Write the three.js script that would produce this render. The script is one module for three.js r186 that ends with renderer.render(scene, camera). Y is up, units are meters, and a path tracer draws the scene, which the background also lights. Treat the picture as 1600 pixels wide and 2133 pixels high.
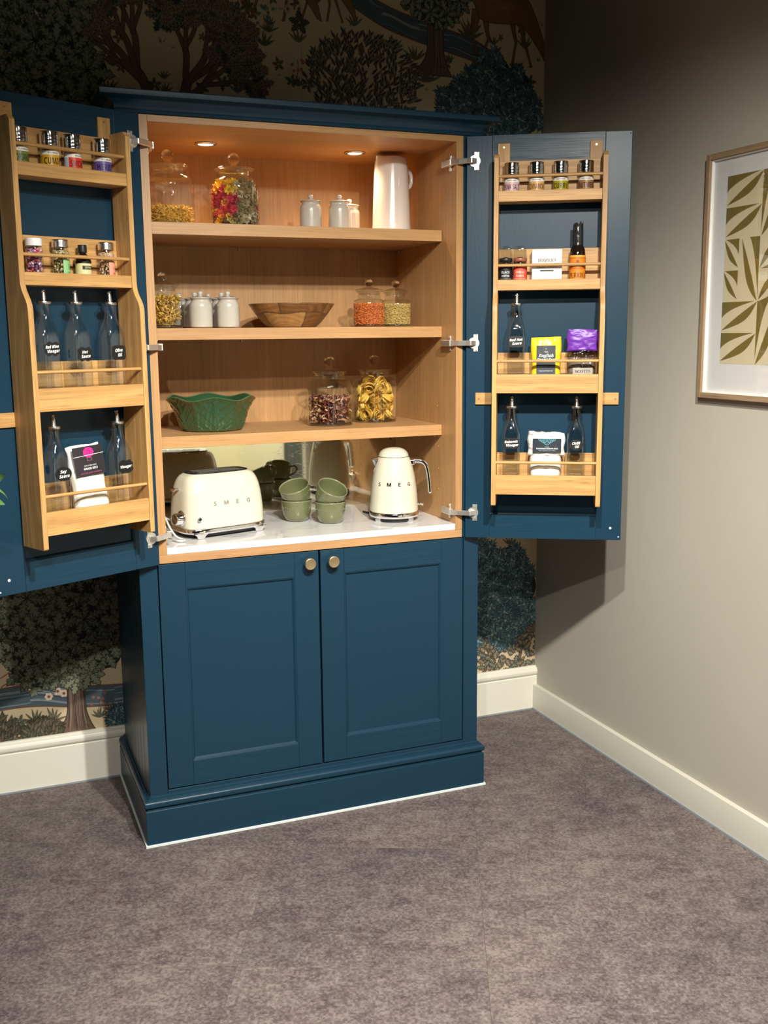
import * as THREE from 'three';
import { RoundedBoxGeometry } from 'three/addons/geometries/RoundedBoxGeometry.js';
import { mergeGeometries, mergeVertices, toCreasedNormals } from 'three/addons/utils/BufferGeometryUtils.js';
import { FontLoader } from 'three/addons/loaders/FontLoader.js';
import { TextGeometry } from 'three/addons/geometries/TextGeometry.js';

// ---------- camera, lights, exposure ----------
const scene = new THREE.Scene();
scene.background = new THREE.Color(0x000000);
const renderer = new THREE.WebGLRenderer({ antialias: true });
renderer.toneMapping = THREE.LinearToneMapping;
renderer.toneMappingExposure = 1.0;
renderer.shadowMap.enabled = true;
const camera = new THREE.PerspectiveCamera(52.77, 1600 / 2133, 0.05, 30);
camera.position.set(-0.9874, 1.5433, 3.5786);
camera.rotation.set(-0.1721, -0.3817, -0.0094, 'YXZ');
scene.add(camera);

const WARM = new THREE.Color(1.0, 0.965, 0.87);
// ceiling spots: [position of the lens, aimed at, candela, half angle, penumbra]
const SPOTS = [
  [[-0.34, 2.52, 2.42], [-0.12, 0.05, 0.75], 17, 0.87, 0.75],
  [[-0.03, 2.52, 2.67], [0.55, 0.0, 1.1], 26, 0.97, 0.9],
  [[-1.10, 2.52, 3.37], [0.0, 0.0, 1.2], 9, 0.78, 1.0],
  [[0.15, 2.52, 3.95], [1.0, 0.5, 4.3], 32, 0.80, 1.0],
  [[-0.10, 2.52, 3.75], [-0.2, 0.0, 2.75], 18, 0.60, 1.0],
];
const CABINET_SPOT = 0.8;

// ---------- helpers ----------
let seed = 7;
const rnd = () => { seed = (seed * 1664525 + 1013904223) >>> 0; return seed / 4294967296; };
const rr = (a, b) => a + (b - a) * rnd();
const taken = {};
function numbered(n) { taken[n] = (taken[n] ?? -1) + 1; return taken[n] ? n + '_' + String(taken[n]).padStart(3, '0') : n; }
function thing(name, label, category, [x, y, z] = [0, 0, 0], turn = 0, group) {
  const o = new THREE.Group(); o.name = numbered(name); scene.add(o);
  o.position.set(x, y, z); o.rotation.y = turn; o.userData = { label, category };
  if (group) o.userData.group = group;
  return o;
}
function part(name, geo, mat, parent, label) {
  const m = new THREE.Mesh(geo, mat); m.name = name; m.castShadow = m.receiveShadow = true; parent.add(m);
  if (label) m.userData.label = label;
  return m;
}
function sub(name, parent) { const g = new THREE.Group(); g.name = name; parent.add(g); return g; }
function struct(name, geo, mat, parent = scene) {
  const m = part(name, geo, mat, parent);
  if (parent === scene) { m.name = name; m.userData.kind = 'structure'; }
  return m;
}
function relabel(o, label) { o.userData.label = label; return o; }
function copyOf(root, label, [x, y, z], turn = 0) {
  const c = root.clone(); c.name = numbered(root.name.replace(/_\d{3}$/, '')); c.userData = { ...root.userData, label };
  c.position.set(x, y, z); c.rotation.set(0, turn, 0); scene.add(c); return c;
}
const V = (x, y, z) => new THREE.Vector3(x, y, z);
// box of size w,h,d centred on x,y,z with eased edges; uv in metres, grain along the given axis
function metreUV(g, grain = 'x', ou = 0, ov = 0, su = 1.2, sv = 0.4) {
  const p = g.attributes.position, n = g.attributes.normal, uv = new Float32Array(p.count * 2);
  for (let i = 0; i < p.count; i++) {
    const q = { x: p.getX(i), y: p.getY(i), z: p.getZ(i) }, a = { x: Math.abs(n.getX(i)), y: Math.abs(n.getY(i)), z: Math.abs(n.getZ(i)) };
    const across = ['x', 'y', 'z'].filter((k) => k !== grain);
    const k = a[across[0]] > a[across[1]] ? across[1] : across[0];
    if (a[grain] > 0.7) { uv[i * 2] = (q[across[0]] * 0.2 + ou) / su; uv[i * 2 + 1] = (q[across[1]] + ov) / sv; } else { uv[i * 2] = (q[grain] + ou) / su; uv[i * 2 + 1] = (q[k] + ov) / sv; }
  }
  g.setAttribute('uv', new THREE.BufferAttribute(uv, 2));
  return g;
}
function box(w, h, d, x = 0, y = 0, z = 0, grain = 'x', r = 0.0012, seg = 1) {
  const rad = Math.min(r, w / 2.1, h / 2.1, d / 2.1);
  const g = rad > 0 ? new RoundedBoxGeometry(w, h, d, seg, rad) : new THREE.BoxGeometry(w, h, d);
  g.translate(x, y, z);
  return metreUV(g, grain, rr(0, 1.2), rr(0, 0.4));
}
// box from min corner to max corner
const span = (x0, x1, y0, y1, z0, z1, grain = 'x', r = 0.0012) => box(x1 - x0, y1 - y0, z1 - z0, (x0 + x1) / 2, (y0 + y1) / 2, (z0 + z1) / 2, grain, r);
function merge(list) { const l = list.map((g) => { const q = g.index ? g.toNonIndexed() : g; for (const k of Object.keys(q.attributes)) if (!['position', 'normal', 'uv'].includes(k)) q.deleteAttribute(k); return q; }); return mergeGeometries(l, false); }
const lathe = (pts, seg = 48) => new THREE.LatheGeometry(pts.map(([r, y]) => new THREE.Vector2(Math.max(r, 1e-5), y)), seg);
function tube(pts, r, seg = 40, rs = 10, closed = false) { return new THREE.TubeGeometry(new THREE.CatmullRomCurve3(pts.map((p) => V(...p)), closed, 'centripetal'), seg, r, rs, closed); }
// grid surface: fn(u, v) -> [x, y, z], u and v in 0..1
function surface(fn, nu, nv, wrapU = false) {
  const pos = [], uv = [], idx = [];
  for (let j = 0; j <= nv; j++) for (let i = 0; i <= nu; i++) { pos.push(...fn(i / nu, j / nv)); uv.push(i / nu, j / nv); }
  for (let j = 0; j < nv; j++) for (let i = 0; i < nu; i++) { const a = j * (nu + 1) + i, b = a + 1, c = a + nu + 1, d = c + 1; idx.push(a, b, d, a, d, c); }
  const g = new THREE.BufferGeometry();
  g.setAttribute('position', new THREE.Float32BufferAttribute(pos, 3)); g.setAttribute('uv', new THREE.Float32BufferAttribute(uv, 2)); g.setIndex(idx); g.computeVertexNormals();
  if (wrapU) { const n = g.attributes.normal; for (let j = 0; j <= nv; j++) { const a = j * (nu + 1), b = a + nu; const s = V(n.getX(a) + n.getX(b), n.getY(a) + n.getY(b), n.getZ(a) + n.getZ(b)).normalize(); n.setXYZ(a, s.x, s.y, s.z); n.setXYZ(b, s.x, s.y, s.z); } }
  return g;
}
// rounded-square loft: rows [half x, half z, height, squareness 2 = round .. 8 = square]
function loft(rows, nu = 48) {
  return surface((u, v) => {
    const k = Math.min(rows.length - 1.0001, v * (rows.length - 1)), i = Math.floor(k);
    const [a, b, y, n] = rows[Math.round(k)] ?? rows[i], t = -u * Math.PI * 2, c = Math.cos(t), s = Math.sin(t);
    const f = Math.pow(Math.pow(Math.abs(c), n) + Math.pow(Math.abs(s), n), -1 / n);
    return [a * f * c, y, b * f * s];
  }, nu, rows.length - 1, true);
}
// mitred moulding round the left, front and right of the cupboard: profile [[outward, y] ...]
function moulding(profile, hw, front, back) {
  const pos = [], idx = [], uv = [];
  profile.forEach(([o, y], j) => [[-hw - o, back], [-hw - o, front + o], [hw + o, front + o], [hw + o, back]].forEach(([x, z], i) => { pos.push(x, y, z); uv.push(i, j * 0.1); }));
  for (let j = 0; j < profile.length - 1; j++) for (let i = 0; i < 3; i++) { const a = j * 4 + i, b = a + 1, c = a + 4, d = c + 1; idx.push(a, b, d, a, d, c); }
  let g = new THREE.BufferGeometry();
  g.setAttribute('position', new THREE.Float32BufferAttribute(pos, 3)); g.setAttribute('uv', new THREE.Float32BufferAttribute(uv, 2)); g.setIndex(idx);
  g = g.toNonIndexed(); g.computeVertexNormals();
  return toCreasedNormals(g, 0.6);
}
function extrude(shape, depth, bevel = 0, curveSegments = 12) {
  return new THREE.ExtrudeGeometry(shape, { depth: depth - 2 * bevel, bevelEnabled: bevel > 0, bevelThickness: bevel, bevelSize: bevel, bevelOffset: -bevel, bevelSegments: 2, curveSegments });
}
function fitUV(g, x0, y0, x1, y1) { const p = g.attributes.position, uv = new Float32Array(p.count * 2); for (let i = 0; i < p.count; i++) { uv[2 * i] = (p.getX(i) - x0) / (x1 - x0); uv[2 * i + 1] = (p.getY(i) - y0) / (y1 - y0); } g.setAttribute('uv', new THREE.BufferAttribute(uv, 2)); return g; }

// ---------- textures ----------
function hash(x, y, s) { let h = (x * 374761393 + y * 668265263 + s * 974634777) | 0; h = Math.imul(h ^ (h >>> 13), 1274126177); return ((h ^ (h >>> 16)) >>> 0) / 4294967296; }
function vnoise(x, y, px, py, s) {
  const xi = Math.floor(x), yi = Math.floor(y), fx = x - xi, fy = y - yi, u = fx * fx * (3 - 2 * fx), v = fy * fy * (3 - 2 * fy), m = (a, n) => ((a % n) + n) % n;
  const x0 = m(xi, px), x1 = m(xi + 1, px), y0 = m(yi, py), y1 = m(yi + 1, py);
  return (hash(x0, y0, s) * (1 - u) + hash(x1, y0, s) * u) * (1 - v) + (hash(x0, y1, s) * (1 - u) + hash(x1, y1, s) * u) * v;
}
function fbm(x, y, px, py, oct, s) { let a = 0, w = 0.5, t = 0; for (let i = 0; i < oct; i++) { a += w * vnoise(x, y, px, py, s + i * 17); t += w; w *= 0.5; x *= 2; y *= 2; px *= 2; py *= 2; } return a / t; }
function dataTexture(w, h, fn, srgb = true) {
  const d = new Uint8Array(w * h * 4);
  for (let y = 0; y < h; y++) for (let x = 0; x < w; x++) { const c = fn(x / w, y / h); const k = (y * w + x) * 4; d[k] = Math.max(0, Math.min(255, c[0] * 255)); d[k + 1] = Math.max(0, Math.min(255, c[1] * 255)); d[k + 2] = Math.max(0, Math.min(255, c[2] * 255)); d[k + 3] = 255; }
  const t = new THREE.DataTexture(d, w, h); t.wrapS = t.wrapT = THREE.RepeatWrapping; t.magFilter = THREE.LinearFilter; t.minFilter = THREE.LinearMipmapLinearFilter; t.generateMipmaps = true;
  if (srgb) t.colorSpace = THREE.SRGBColorSpace;
  t.needsUpdate = true; return t;
}
function canvasTexture(w, h, draw) {
  const c = document.createElement('canvas'); c.width = w; c.height = h; const g = c.getContext('2d'); draw(g, w, h);
  const t = new THREE.CanvasTexture(c); t.colorSpace = THREE.SRGBColorSpace; t.anisotropy = 8; return t;
}
const woodHeight = (u, v) => {
  const warp = fbm(u * 3, v * 4, 3, 4, 3, 5) - 0.5;
  const ring = Math.sin((v * 11 + warp * 3.4) * Math.PI * 2) * 0.5 + 0.5;
  const fine = fbm(u * 8, v * 150, 8, 150, 2, 11), pore = fbm(u * 26, v * 260, 26, 260, 1, 21);
  return { ring, fine, pore, warp };
};
const oakMap = dataTexture(1024, 1024, (u, v) => {
  const { ring, fine, pore, warp } = woodHeight(u, v);
  const l = 0.84 + 0.07 * Math.pow(ring, 1.6) + 0.13 * (fine - 0.5) - 0.12 * Math.max(0, pore - 0.66) / 0.34 + 0.08 * warp;
  return [l * 1.03, l * (0.985 + 0.02 * ring), l * (0.93 + 0.05 * ring)];
});
const panelMap = dataTexture(1024, 1024, (u, v) => {
  const { ring, fine, pore } = woodHeight(u, v), broad = fbm(u * 2, v * 9, 2, 9, 2, 205);
  const l = 0.86 + 0.025 * ring + 0.10 * (fine - 0.5) - 0.07 * Math.max(0, pore - 0.7) / 0.3 + 0.09 * (broad - 0.5);
  return [l * 1.01, l * 0.99, l * (0.97 + 0.02 * ring)];
});
const grainBump = dataTexture(1024, 1024, (u, v) => { const { ring, fine, pore } = woodHeight(u, v); const l = 0.45 * Math.pow(ring, 3) + 0.4 * fine + 0.15 * pore; return [l, l, l]; }, false);
const paintBump = dataTexture(512, 512, (u, v) => { const l = 0.5 + 0.7 * (fbm(u * 30, v * 90, 30, 90, 3, 3) - 0.5); return [l, l, l]; }, false);
const plasterBump = dataTexture(512, 512, (u, v) => { const l = fbm(u * 60, v * 60, 60, 60, 3, 9); return [l, l, l]; }, false);
const smudgeMap = dataTexture(512, 512, (u, v) => { const l = 0.96 + 0.06 * (fbm(u * 3, v * 3, 3, 3, 4, 31) - 0.5); return [l, l, l * 0.995]; });
const floorMap = dataTexture(1024, 1024, (u, v) => {
  const big = fbm(u * 4, v * 4, 4, 4, 4, 41) - 0.5, mid = fbm(u * 22, v * 22, 22, 22, 3, 43) - 0.5, str = fbm((u + 0.3 * v) * 14, v * 80, 14, 80, 3, 47) - 0.5, f = hash(Math.floor(u * 1024), Math.floor(v * 1024), 53);
  const grit = fbm(u * 170, v * 170, 170, 170, 2, 59);
  let l = 0.80 + 0.26 * big + 0.20 * mid + 0.12 * str + 0.42 * (grit - 0.5) + 0.14 * (f - 0.5);
  const pit = fbm(u * 240, v * 240, 240, 240, 1, 61); if (pit > 0.9 && big > 0) l *= 0.78;
  const fleck = fbm(u * 190, v * 260, 190, 260, 1, 67); if (fleck > 0.975) l += 0.3;
  return [l, l * (0.975 + 0.06 * mid), l * (0.965 - 0.08 * big)];
});
const marbleMap = dataTexture(1024, 512, (u, v) => {
  const w = fbm(u * 4, v * 3, 4, 3, 4, 71), a = Math.abs(Math.sin((u * 2 + v * 3 + w * 2.2) * Math.PI)), vein = Math.pow(1 - a, 9) * fbm(u * 6, v * 6, 6, 6, 2, 73), l = 0.985 - 0.2 * vein + 0.02 * (w - 0.5);
  return [l, l, l * 1.0];
});
const patinaRough = dataTexture(512, 512, (u, v) => { const s = fbm(u * 90, v * 90, 90, 90, 2, 83), b = fbm(u * 5, v * 5, 5, 5, 4, 87); const l = 0.035 + 0.35 * Math.max(0, s - 0.62) + 0.4 * Math.max(0, b - 0.72); return [l, l, l]; }, false);

// ---------- materials ----------
const std = (o) => new THREE.MeshStandardMaterial(o);
const phys = (o) => new THREE.MeshPhysicalMaterial(o);
const C = (r, g, b) => new THREE.Color().setRGB(r, g, b);
const M = {
  blue: phys({ color: C(0.0085, 0.0372, 0.068), roughness: 0.34, bumpMap: paintBump, bumpScale: 0.00012, specularIntensity: 0.6 }),
  blueGrain: phys({ color: C(0.0087, 0.0382, 0.069), roughness: 0.34, specularIntensity: 0.6, bumpMap: grainBump, bumpScale: 0.0006 }),
  oak: std({ color: C(0.68, 0.405, 0.152), map: oakMap, roughness: 0.5, bumpMap: grainBump, bumpScale: 0.00025 }),
  oakPanel: std({ color: C(0.63, 0.36, 0.148), map: panelMap, roughness: 0.42, bumpMap: grainBump, bumpScale: 0.00018 }),
  oakEdge: std({ color: C(0.66, 0.375, 0.170), map: panelMap, roughness: 0.45 }),
  marble: phys({ color: C(0.80, 0.79, 0.78), map: marbleMap, roughness: 0.12, clearcoat: 0.4, clearcoatRoughness: 0.08 }),
  mirror: std({ color: C(0.74, 0.70, 0.56), metalness: 1, roughness: 1.0, roughnessMap: patinaRough }),
  chrome: std({ color: C(0.82, 0.82, 0.83), metalness: 1, roughness: 0.09 }),
  steel: std({ color: C(0.72, 0.72, 0.71), metalness: 1, roughness: 0.26 }),
  nickel: std({ color: C(0.86, 0.83, 0.77), metalness: 0.85, roughness: 0.33 }),
  brass: std({ color: C(0.72, 0.58, 0.36), metalness: 1, roughness: 0.32 }),
  black: std({ color: C(0.012, 0.012, 0.013), roughness: 0.4 }),
  rubber: std({ color: C(0.02, 0.02, 0.02), roughness: 0.8 }),
  cream: phys({ color: C(0.68, 0.65, 0.52), roughness: 0.22, clearcoat: 0.8, clearcoatRoughness: 0.06 }),
  ceramic: phys({ color: C(0.52, 0.485, 0.42), roughness: 0.25, clearcoat: 0.8, clearcoatRoughness: 0.08 }),
  porcelain: phys({ color: C(0.80, 0.74, 0.68), roughness: 0.2, clearcoat: 0.9, clearcoatRoughness: 0.05 }),
  olive: phys({ color: C(0.135, 0.145, 0.066), roughness: 0.25, clearcoat: 0.8, clearcoatRoughness: 0.1 }),
  oliveRim: phys({ color: C(0.21, 0.22, 0.125), roughness: 0.25, clearcoat: 0.8, clearcoatRoughness: 0.1 }),
  cabbage: phys({ color: C(0.020, 0.072, 0.030), roughness: 0.24, clearcoat: 0.9, clearcoatRoughness: 0.08 }),
  glass: phys({ color: C(0.92, 0.935, 0.92), transmission: 1, thickness: 0, roughness: 0.03, ior: 1.85 }),
  glassBottle: phys({ color: C(0.86, 0.88, 0.88), transmission: 1, thickness: 0, roughness: 0.05, ior: 1.95 }),
  glassSolid: phys({ color: C(0.97, 0.98, 0.97), transmission: 1, thickness: 0.02, roughness: 0.02, ior: 1.5 }),
  darkGlass: phys({ color: C(0.012, 0.006, 0.004), roughness: 0.06, clearcoat: 1, clearcoatRoughness: 0.03 }),
  wallGrey: std({ color: C(0.52, 0.486, 0.415), roughness: 0.75, map: smudgeMap, bumpMap: plasterBump, bumpScale: 0.0004 }),
  wallPale: std({ color: C(0.80, 0.77, 0.56), roughness: 0.8 }),
  wallDark: std({ color: C(0.06, 0.065, 0.07), roughness: 0.8 }),
  ceiling: std({ color: C(0.16, 0.155, 0.15), roughness: 0.9 }),
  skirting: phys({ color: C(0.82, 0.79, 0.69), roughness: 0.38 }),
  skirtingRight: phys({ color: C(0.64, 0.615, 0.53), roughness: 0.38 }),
  caulk: std({ color: C(0.30, 0.33, 0.36), roughness: 0.6 }),
  caulkWhite: std({ color: C(0.72, 0.78, 0.78), roughness: 0.5 }),
  grout: std({ color: C(0.13, 0.108, 0.105), roughness: 0.9 }),
  white: std({ color: C(0.84, 0.83, 0.80), roughness: 0.5 }),
  plastic: phys({ color: C(0.86, 0.86, 0.86), roughness: 0.3, clearcoat: 0.4 }),
};

// ---------- printed wallpaper: woodland with trees, bushes, a stream and small plants ----------
const PAPER = { x0: -1.40, x1: 1.13, y0: 0.15, y1: 2.81 };
const paperMap = canvasTexture(2048, 2048, (g, W, H) => {
  const P = PAPER, sx = W / (P.x1 - P.x0), sy = H / (P.y1 - P.y0);
  g.fillStyle = '#cfbb98'; g.fillRect(0, 0, W, H);
  g.setTransform(sx, 0, 0, -sy, -P.x0 * sx, P.y1 * sy);
  // woven ground
  for (let i = 0; i < 5200; i++) { g.fillStyle = rnd() < 0.5 ? 'rgba(150,125,88,0.10)' : 'rgba(205,184,146,0.10)'; g.fillRect(rr(P.x0, P.x1), rr(P.y0, P.y1), rr(0.01, 0.05), 0.003); }
  const leaf = (x, y, len, wid, ang, fill, line, vein) => {
    g.save(); g.translate(x, y); g.rotate(ang); g.beginPath(); g.moveTo(0, 0); g.quadraticCurveTo(len * 0.4, wid, len, 0); g.quadraticCurveTo(len * 0.4, -wid, 0, 0);
    g.fillStyle = fill; g.fill(); if (line) { g.strokeStyle = line; g.lineWidth = 0.0014; g.stroke(); }
    if (vein) { g.strokeStyle = vein; g.lineWidth = 0.0013; g.beginPath(); g.moveTo(0, 0); g.lineTo(len * 0.85, 0); g.stroke(); }
    g.restore();
  };
  const lobed = (x, y, len, wid, ang, fill, line, vein) => {          // an oak or maple leaf: a wavy outline on both sides
    g.save(); g.translate(x, y); g.rotate(ang); g.beginPath(); g.moveTo(0, 0);
    const n = 22, half = (t) => wid * Math.pow(Math.sin(Math.PI * Math.pow(t, 0.85)), 0.8) * (0.74 + 0.26 * Math.cos(t * 4.4 * 6.283 + 2.6));
    for (let i = 1; i <= n; i++) g.lineTo(i / n * len, half(i / n)); for (let i = n - 1; i > 0; i--) g.lineTo(i / n * len, -half(i / n));
    g.closePath(); g.fillStyle = fill; g.fill(); if (line) { g.strokeStyle = line; g.lineWidth = 0.0019; g.stroke(); }
    if (vein) { g.strokeStyle = vein; g.lineWidth = 0.0015; g.beginPath(); g.moveTo(0, 0); g.lineTo(len * 0.9, 0); for (let i = 1; i < 4; i++) for (const s of [1, -1]) { g.moveTo(len * i * 0.22, 0); g.lineTo(len * (i * 0.22 + 0.16), s * wid * 0.55); } g.stroke(); }
    g.restore();
  };
  const pick = (a) => a[Math.floor(rnd() * a.length)];
  const rosette = (x, y, r, cols, line, vein, n = 8) => { const a0 = rr(0, 6.3); for (let i = 0; i < n; i++) { const a = a0 + i / n * 6.283 + rr(-0.15, 0.15); lobed(x + Math.cos(a) * r * 0.08, y + Math.sin(a) * r * 0.08, r * rr(0.8, 1.05), r * 0.30, a, pick(cols), line, vein); } };
  const blob = (x, y, rx, ry, fill) => { g.fillStyle = fill; g.beginPath(); g.ellipse(x, y, rx, ry, 0, 0, 6.3); g.fill(); };
  const line = (pts, w, col) => { g.strokeStyle = col; g.lineWidth = w; g.lineCap = 'round'; g.beginPath(); g.moveTo(pts[0], pts[1]); g.bezierCurveTo(pts[2], pts[3], pts[4], pts[5], pts[6], pts[7]); g.stroke(); };
  const sprig = (x, y, h, cols, n = 5) => { for (let i = 0; i < n; i++) { const a = 1.57 + (i - (n - 1) / 2) * 0.42 + rr(-0.1, 0.1); leaf(x, y, h * rr(0.7, 1), h * 0.13, a, pick(cols), '#3b3a2c', '#8c8668'); } };
  const tuft = (x, y, h) => { for (let i = 0; i < 6; i++) leaf(x + rr(-0.006, 0.006), y, h * rr(0.5, 1), h * 0.08, 1.57 + rr(-0.8, 0.8), pick(['#6b6048', '#5a5a44', '#7d6c4c']), null, null); };
  const flower = (x, y, r, col) => { for (let i = 0; i < 6; i++) blob(x + Math.cos(i * 1.05) * r * 0.6, y + Math.sin(i * 1.05) * r * 0.6, r * 0.42, r * 0.42, col); blob(x, y, r * 0.35, r * 0.35, '#7d4f3d'); };
  const bloomPlant = (x, y, h, col) => { line([x, y, x - 0.01, y + h * 0.3, x + 0.01, y + h * 0.6, x, y + h], 0.0022, '#4b4a35'); for (let i = 0; i < 7; i++) blob(x + rr(-0.025, 0.025), y + h * rr(0.55, 1.1), 0.0055, 0.0055, col); sprig(x, y, h * 0.5, ['#38483f', '#4a5644'], 6); };
  const stream = (pts, wide) => {                                       // a winding band of blue water with lighter strands
    const up = pts.map(([x, y]) => [x, y + wide / 2]), dn = pts.map(([x, y]) => [x, y - wide / 2]).reverse();
    const path = (l, first) => { if (first) g.moveTo(...l[0]); else g.lineTo(...l[0]); for (let i = 1; i < l.length - 1; i++) g.quadraticCurveTo(l[i][0], l[i][1], (l[i][0] + l[i + 1][0]) / 2, (l[i][1] + l[i + 1][1]) / 2); g.lineTo(...l[l.length - 1]); };
    g.beginPath(); path(up, true); path(dn, false); g.closePath(); g.fillStyle = '#4c5d66'; g.fill(); g.strokeStyle = '#6e5040'; g.lineWidth = 0.005; g.stroke();
    for (let k = 0; k < 26; k++) { const o = rr(-0.42, 0.42) * wide, i0 = Math.floor(rnd() * (pts.length - 1)); const [xa, ya] = pts[i0], [xb, yb] = pts[i0 + 1]; line([xa, ya + o, xa + (xb - xa) * 0.3, ya + o + 0.004, xa + (xb - xa) * 0.7, yb + o - 0.004, xb, yb + o], 0.0028, pick(['#7f909a', '#2f3c46', '#8d9aa0', '#3b4a56', '#a4abaa'])); }
  };
  const trunk = (x, y0, y1, w) => {
    g.beginPath(); g.moveTo(x - w * 1.9, y0 - 0.01); g.quadraticCurveTo(x - w * 0.7, y0 + 0.02, x - w * 0.6, y0 + 0.08); g.lineTo(x - w * 0.5, y1); g.lineTo(x + w * 0.5, y1); g.lineTo(x + w * 0.6, y0 + 0.07); g.quadraticCurveTo(x + w * 0.8, y0 + 0.02, x + w * 1.2, y0 - 0.01); g.closePath(); g.fillStyle = '#6d5648'; g.fill(); g.strokeStyle = '#35291f'; g.lineWidth = 0.003; g.stroke();
    for (let i = 0; i < 26; i++) { const a = rr(-0.45, 0.45) * w; line([x + a * 1.5, y0 + rr(0, 0.03), x + a, y0 + 0.05, x + a + rr(-0.008, 0.008), y1 - 0.05, x + a, y1], 0.0016, pick(['#3a2c24', '#8a7464', '#4b3a30', '#9a8878'])); }
  };
  const canopy = (inside, n, r0, r1, box, cols = ['#6c7261', '#5a6254', '#7b7f6a', '#666b5a'], pale = '#1f221a') => { for (let i = 0; i < n; i++) { const x = rr(box[0], box[1]), y = rr(box[2], box[3]); if (inside(x, y)) { blob(x, y, r1 * 0.6, r1 * 0.6, '#20241c'); rosette(x, y, rr(r0, r1), cols, pale, '#a9aa90', 7); } } };
  const willow = (cx, cy, rx, ry, cols, ln) => { for (let i = 0; i < 620; i++) { const a = rr(0, 6.3), q = Math.sqrt(rnd()), x = cx + Math.cos(a) * q * rx, y = cy + Math.sin(a) * q * ry; const tilt = 1.2 + (cx - x) / rx * 0.6; leaf(x, y, rr(0.028, 0.042), 0.0095, tilt + (i % 2 ? 0.65 : -0.35), pick(cols), ln, null); } };
  const tealBush = (lobes) => {
    for (const [x, y, r] of lobes) blob(x, y, r * 0.88, r * 0.88, '#22343a');
    for (let k = 0; k < 2; k++) for (const [x, y, r] of lobes) for (let i = 0; i < 15; i++) { const a = rr(0, 6.3), q = Math.sqrt(rnd()) * r * 0.95, cx = x + Math.cos(a) * q, cy = y + Math.sin(a) * q; for (let j = 0; j < 15; j++) leaf(cx, cy, rr(0.024, 0.040), 0.0085, j / 15 * 6.28 + rr(-0.1, 0.1), pick(['#4f7079', '#668790', '#3a5862', '#82a0a2', '#587a84']), '#1b2b31', null); blob(cx, cy, 0.006, 0.006, '#93a49a'); }
  };
  const deer = (x, y, s) => {                                           // a grazing deer in fine brown line
    g.save(); g.translate(x, y); g.scale(s, s); g.fillStyle = '#8a6242'; g.strokeStyle = '#4f3826'; g.lineWidth = 0.0035;
    const body = () => { g.beginPath(); g.moveTo(-0.20, 0.30); g.bezierCurveTo(-0.18, 0.40, 0.05, 0.37, 0.10, 0.34); g.bezierCurveTo(0.16, 0.30, 0.20, 0.16, 0.235, 0.09); g.lineTo(0.25, 0.02); g.lineTo(0.225, 0.03); g.bezierCurveTo(0.19, 0.09, 0.13, 0.16, 0.08, 0.20); g.bezierCurveTo(-0.02, 0.20, -0.10, 0.18, -0.16, 0.21); g.closePath(); g.fill(); g.stroke(); };
    for (const [a, b, c] of [[-0.18, -0.20, -0.16], [-0.13, -0.11, -0.15], [0.02, 0.05, 0.03], [0.07, 0.10, 0.14]]) { g.beginPath(); g.moveTo(a - 0.018, 0.25); g.quadraticCurveTo(b - 0.012, 0.13, b - 0.003, 0.115); g.lineTo(c - 0.003, 0.008); g.lineTo(c - 0.008, 0.0); g.lineTo(c + 0.008, 0.0); g.lineTo(b + 0.009, 0.12); g.quadraticCurveTo(a + 0.02, 0.18, a + 0.026, 0.25); g.closePath(); g.fill(); g.stroke(); }
    body(); for (let i = 0; i < 30; i++) line([rr(-0.17, 0.08), rr(0.22, 0.34), 0, 0.28, 0, 0.28, rr(-0.15, 0.08), rr(0.22, 0.34)], 0.0012, 'rgba(200,160,110,0.35)');
    g.restore();
  };
  // scattered small plants over the open ground
  for (let i = 0; i < 420; i++) { const x = rr(P.x0, P.x1), y = i < 180 ? rr(2.3, P.y1) : rr(P.y0, P.y1), k = rnd(); if (k < 0.45) tuft(x, y, rr(0.012, 0.03)); else if (k < 0.8) rosette(x, y, rr(0.012, 0.028), ['#50503c', '#5d4c3c', '#44503f'], null, null, 5); else sprig(x, y, rr(0.03, 0.05), ['#4c5546', '#5c5a42', '#3f4c48']); }
  // behind the cupboard's top: stream, trees and bushes
  stream([[0.20, 2.76], [0.34, 2.70], [0.46, 2.635], [0.60, 2.60], [0.72, 2.575], [0.84, 2.55], [0.93, 2.49], [0.99, 2.42]], 0.075);
  trunk(0.665, 2.465, 2.70, 0.055); canopy((x, y) => (x - 0.665) ** 2 / 0.011 + (y - 2.72) ** 2 / 0.006 < 1, 60, 0.035, 0.055, [0.54, 0.79, 2.64, 2.81]);
  deer(0.08, 2.585, 0.62); deer(0.24, 2.60, 0.5); deer(0.955, 2.515, 0.72); tuft(0.80, 2.60, 0.08); sprig(0.80, 2.59, 0.07, ['#4e5340', '#66603f'], 6); sprig(0.585, 2.50, 0.055, ['#5a5138', '#4b4b38'], 6); sprig(0.50, 2.53, 0.05, ['#5a4538', '#4b4b38'], 7); sprig(0.63, 2.43, 0.06, ['#4b4b38'], 7);
  flower(0.34, 2.74, 0.016, '#c6b99c'); flower(0.36, 2.71, 0.013, '#c6b99c'); flower(0.47, 2.70, 0.014, '#c6b99c'); flower(0.115, 2.625, 0.014, '#b9ac90'); flower(0.155, 2.63, 0.014, '#b9ac90'); rosette(0.155, 2.585, 0.04, ['#4a4a3c', '#565240'], '#2c2c22', null, 5);
  bloomPlant(0.145, 2.38, 0.085, '#a05a58'); bloomPlant(0.03, 2.50, 0.10, '#5b726e'); bloomPlant(0.045, 2.545, 0.08, '#5b726e');
  willow(0.385, 2.41, 0.205, 0.155, ['#40392f', '#393a2e', '#4a3e34', '#33342a'], '#a39280');
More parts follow.
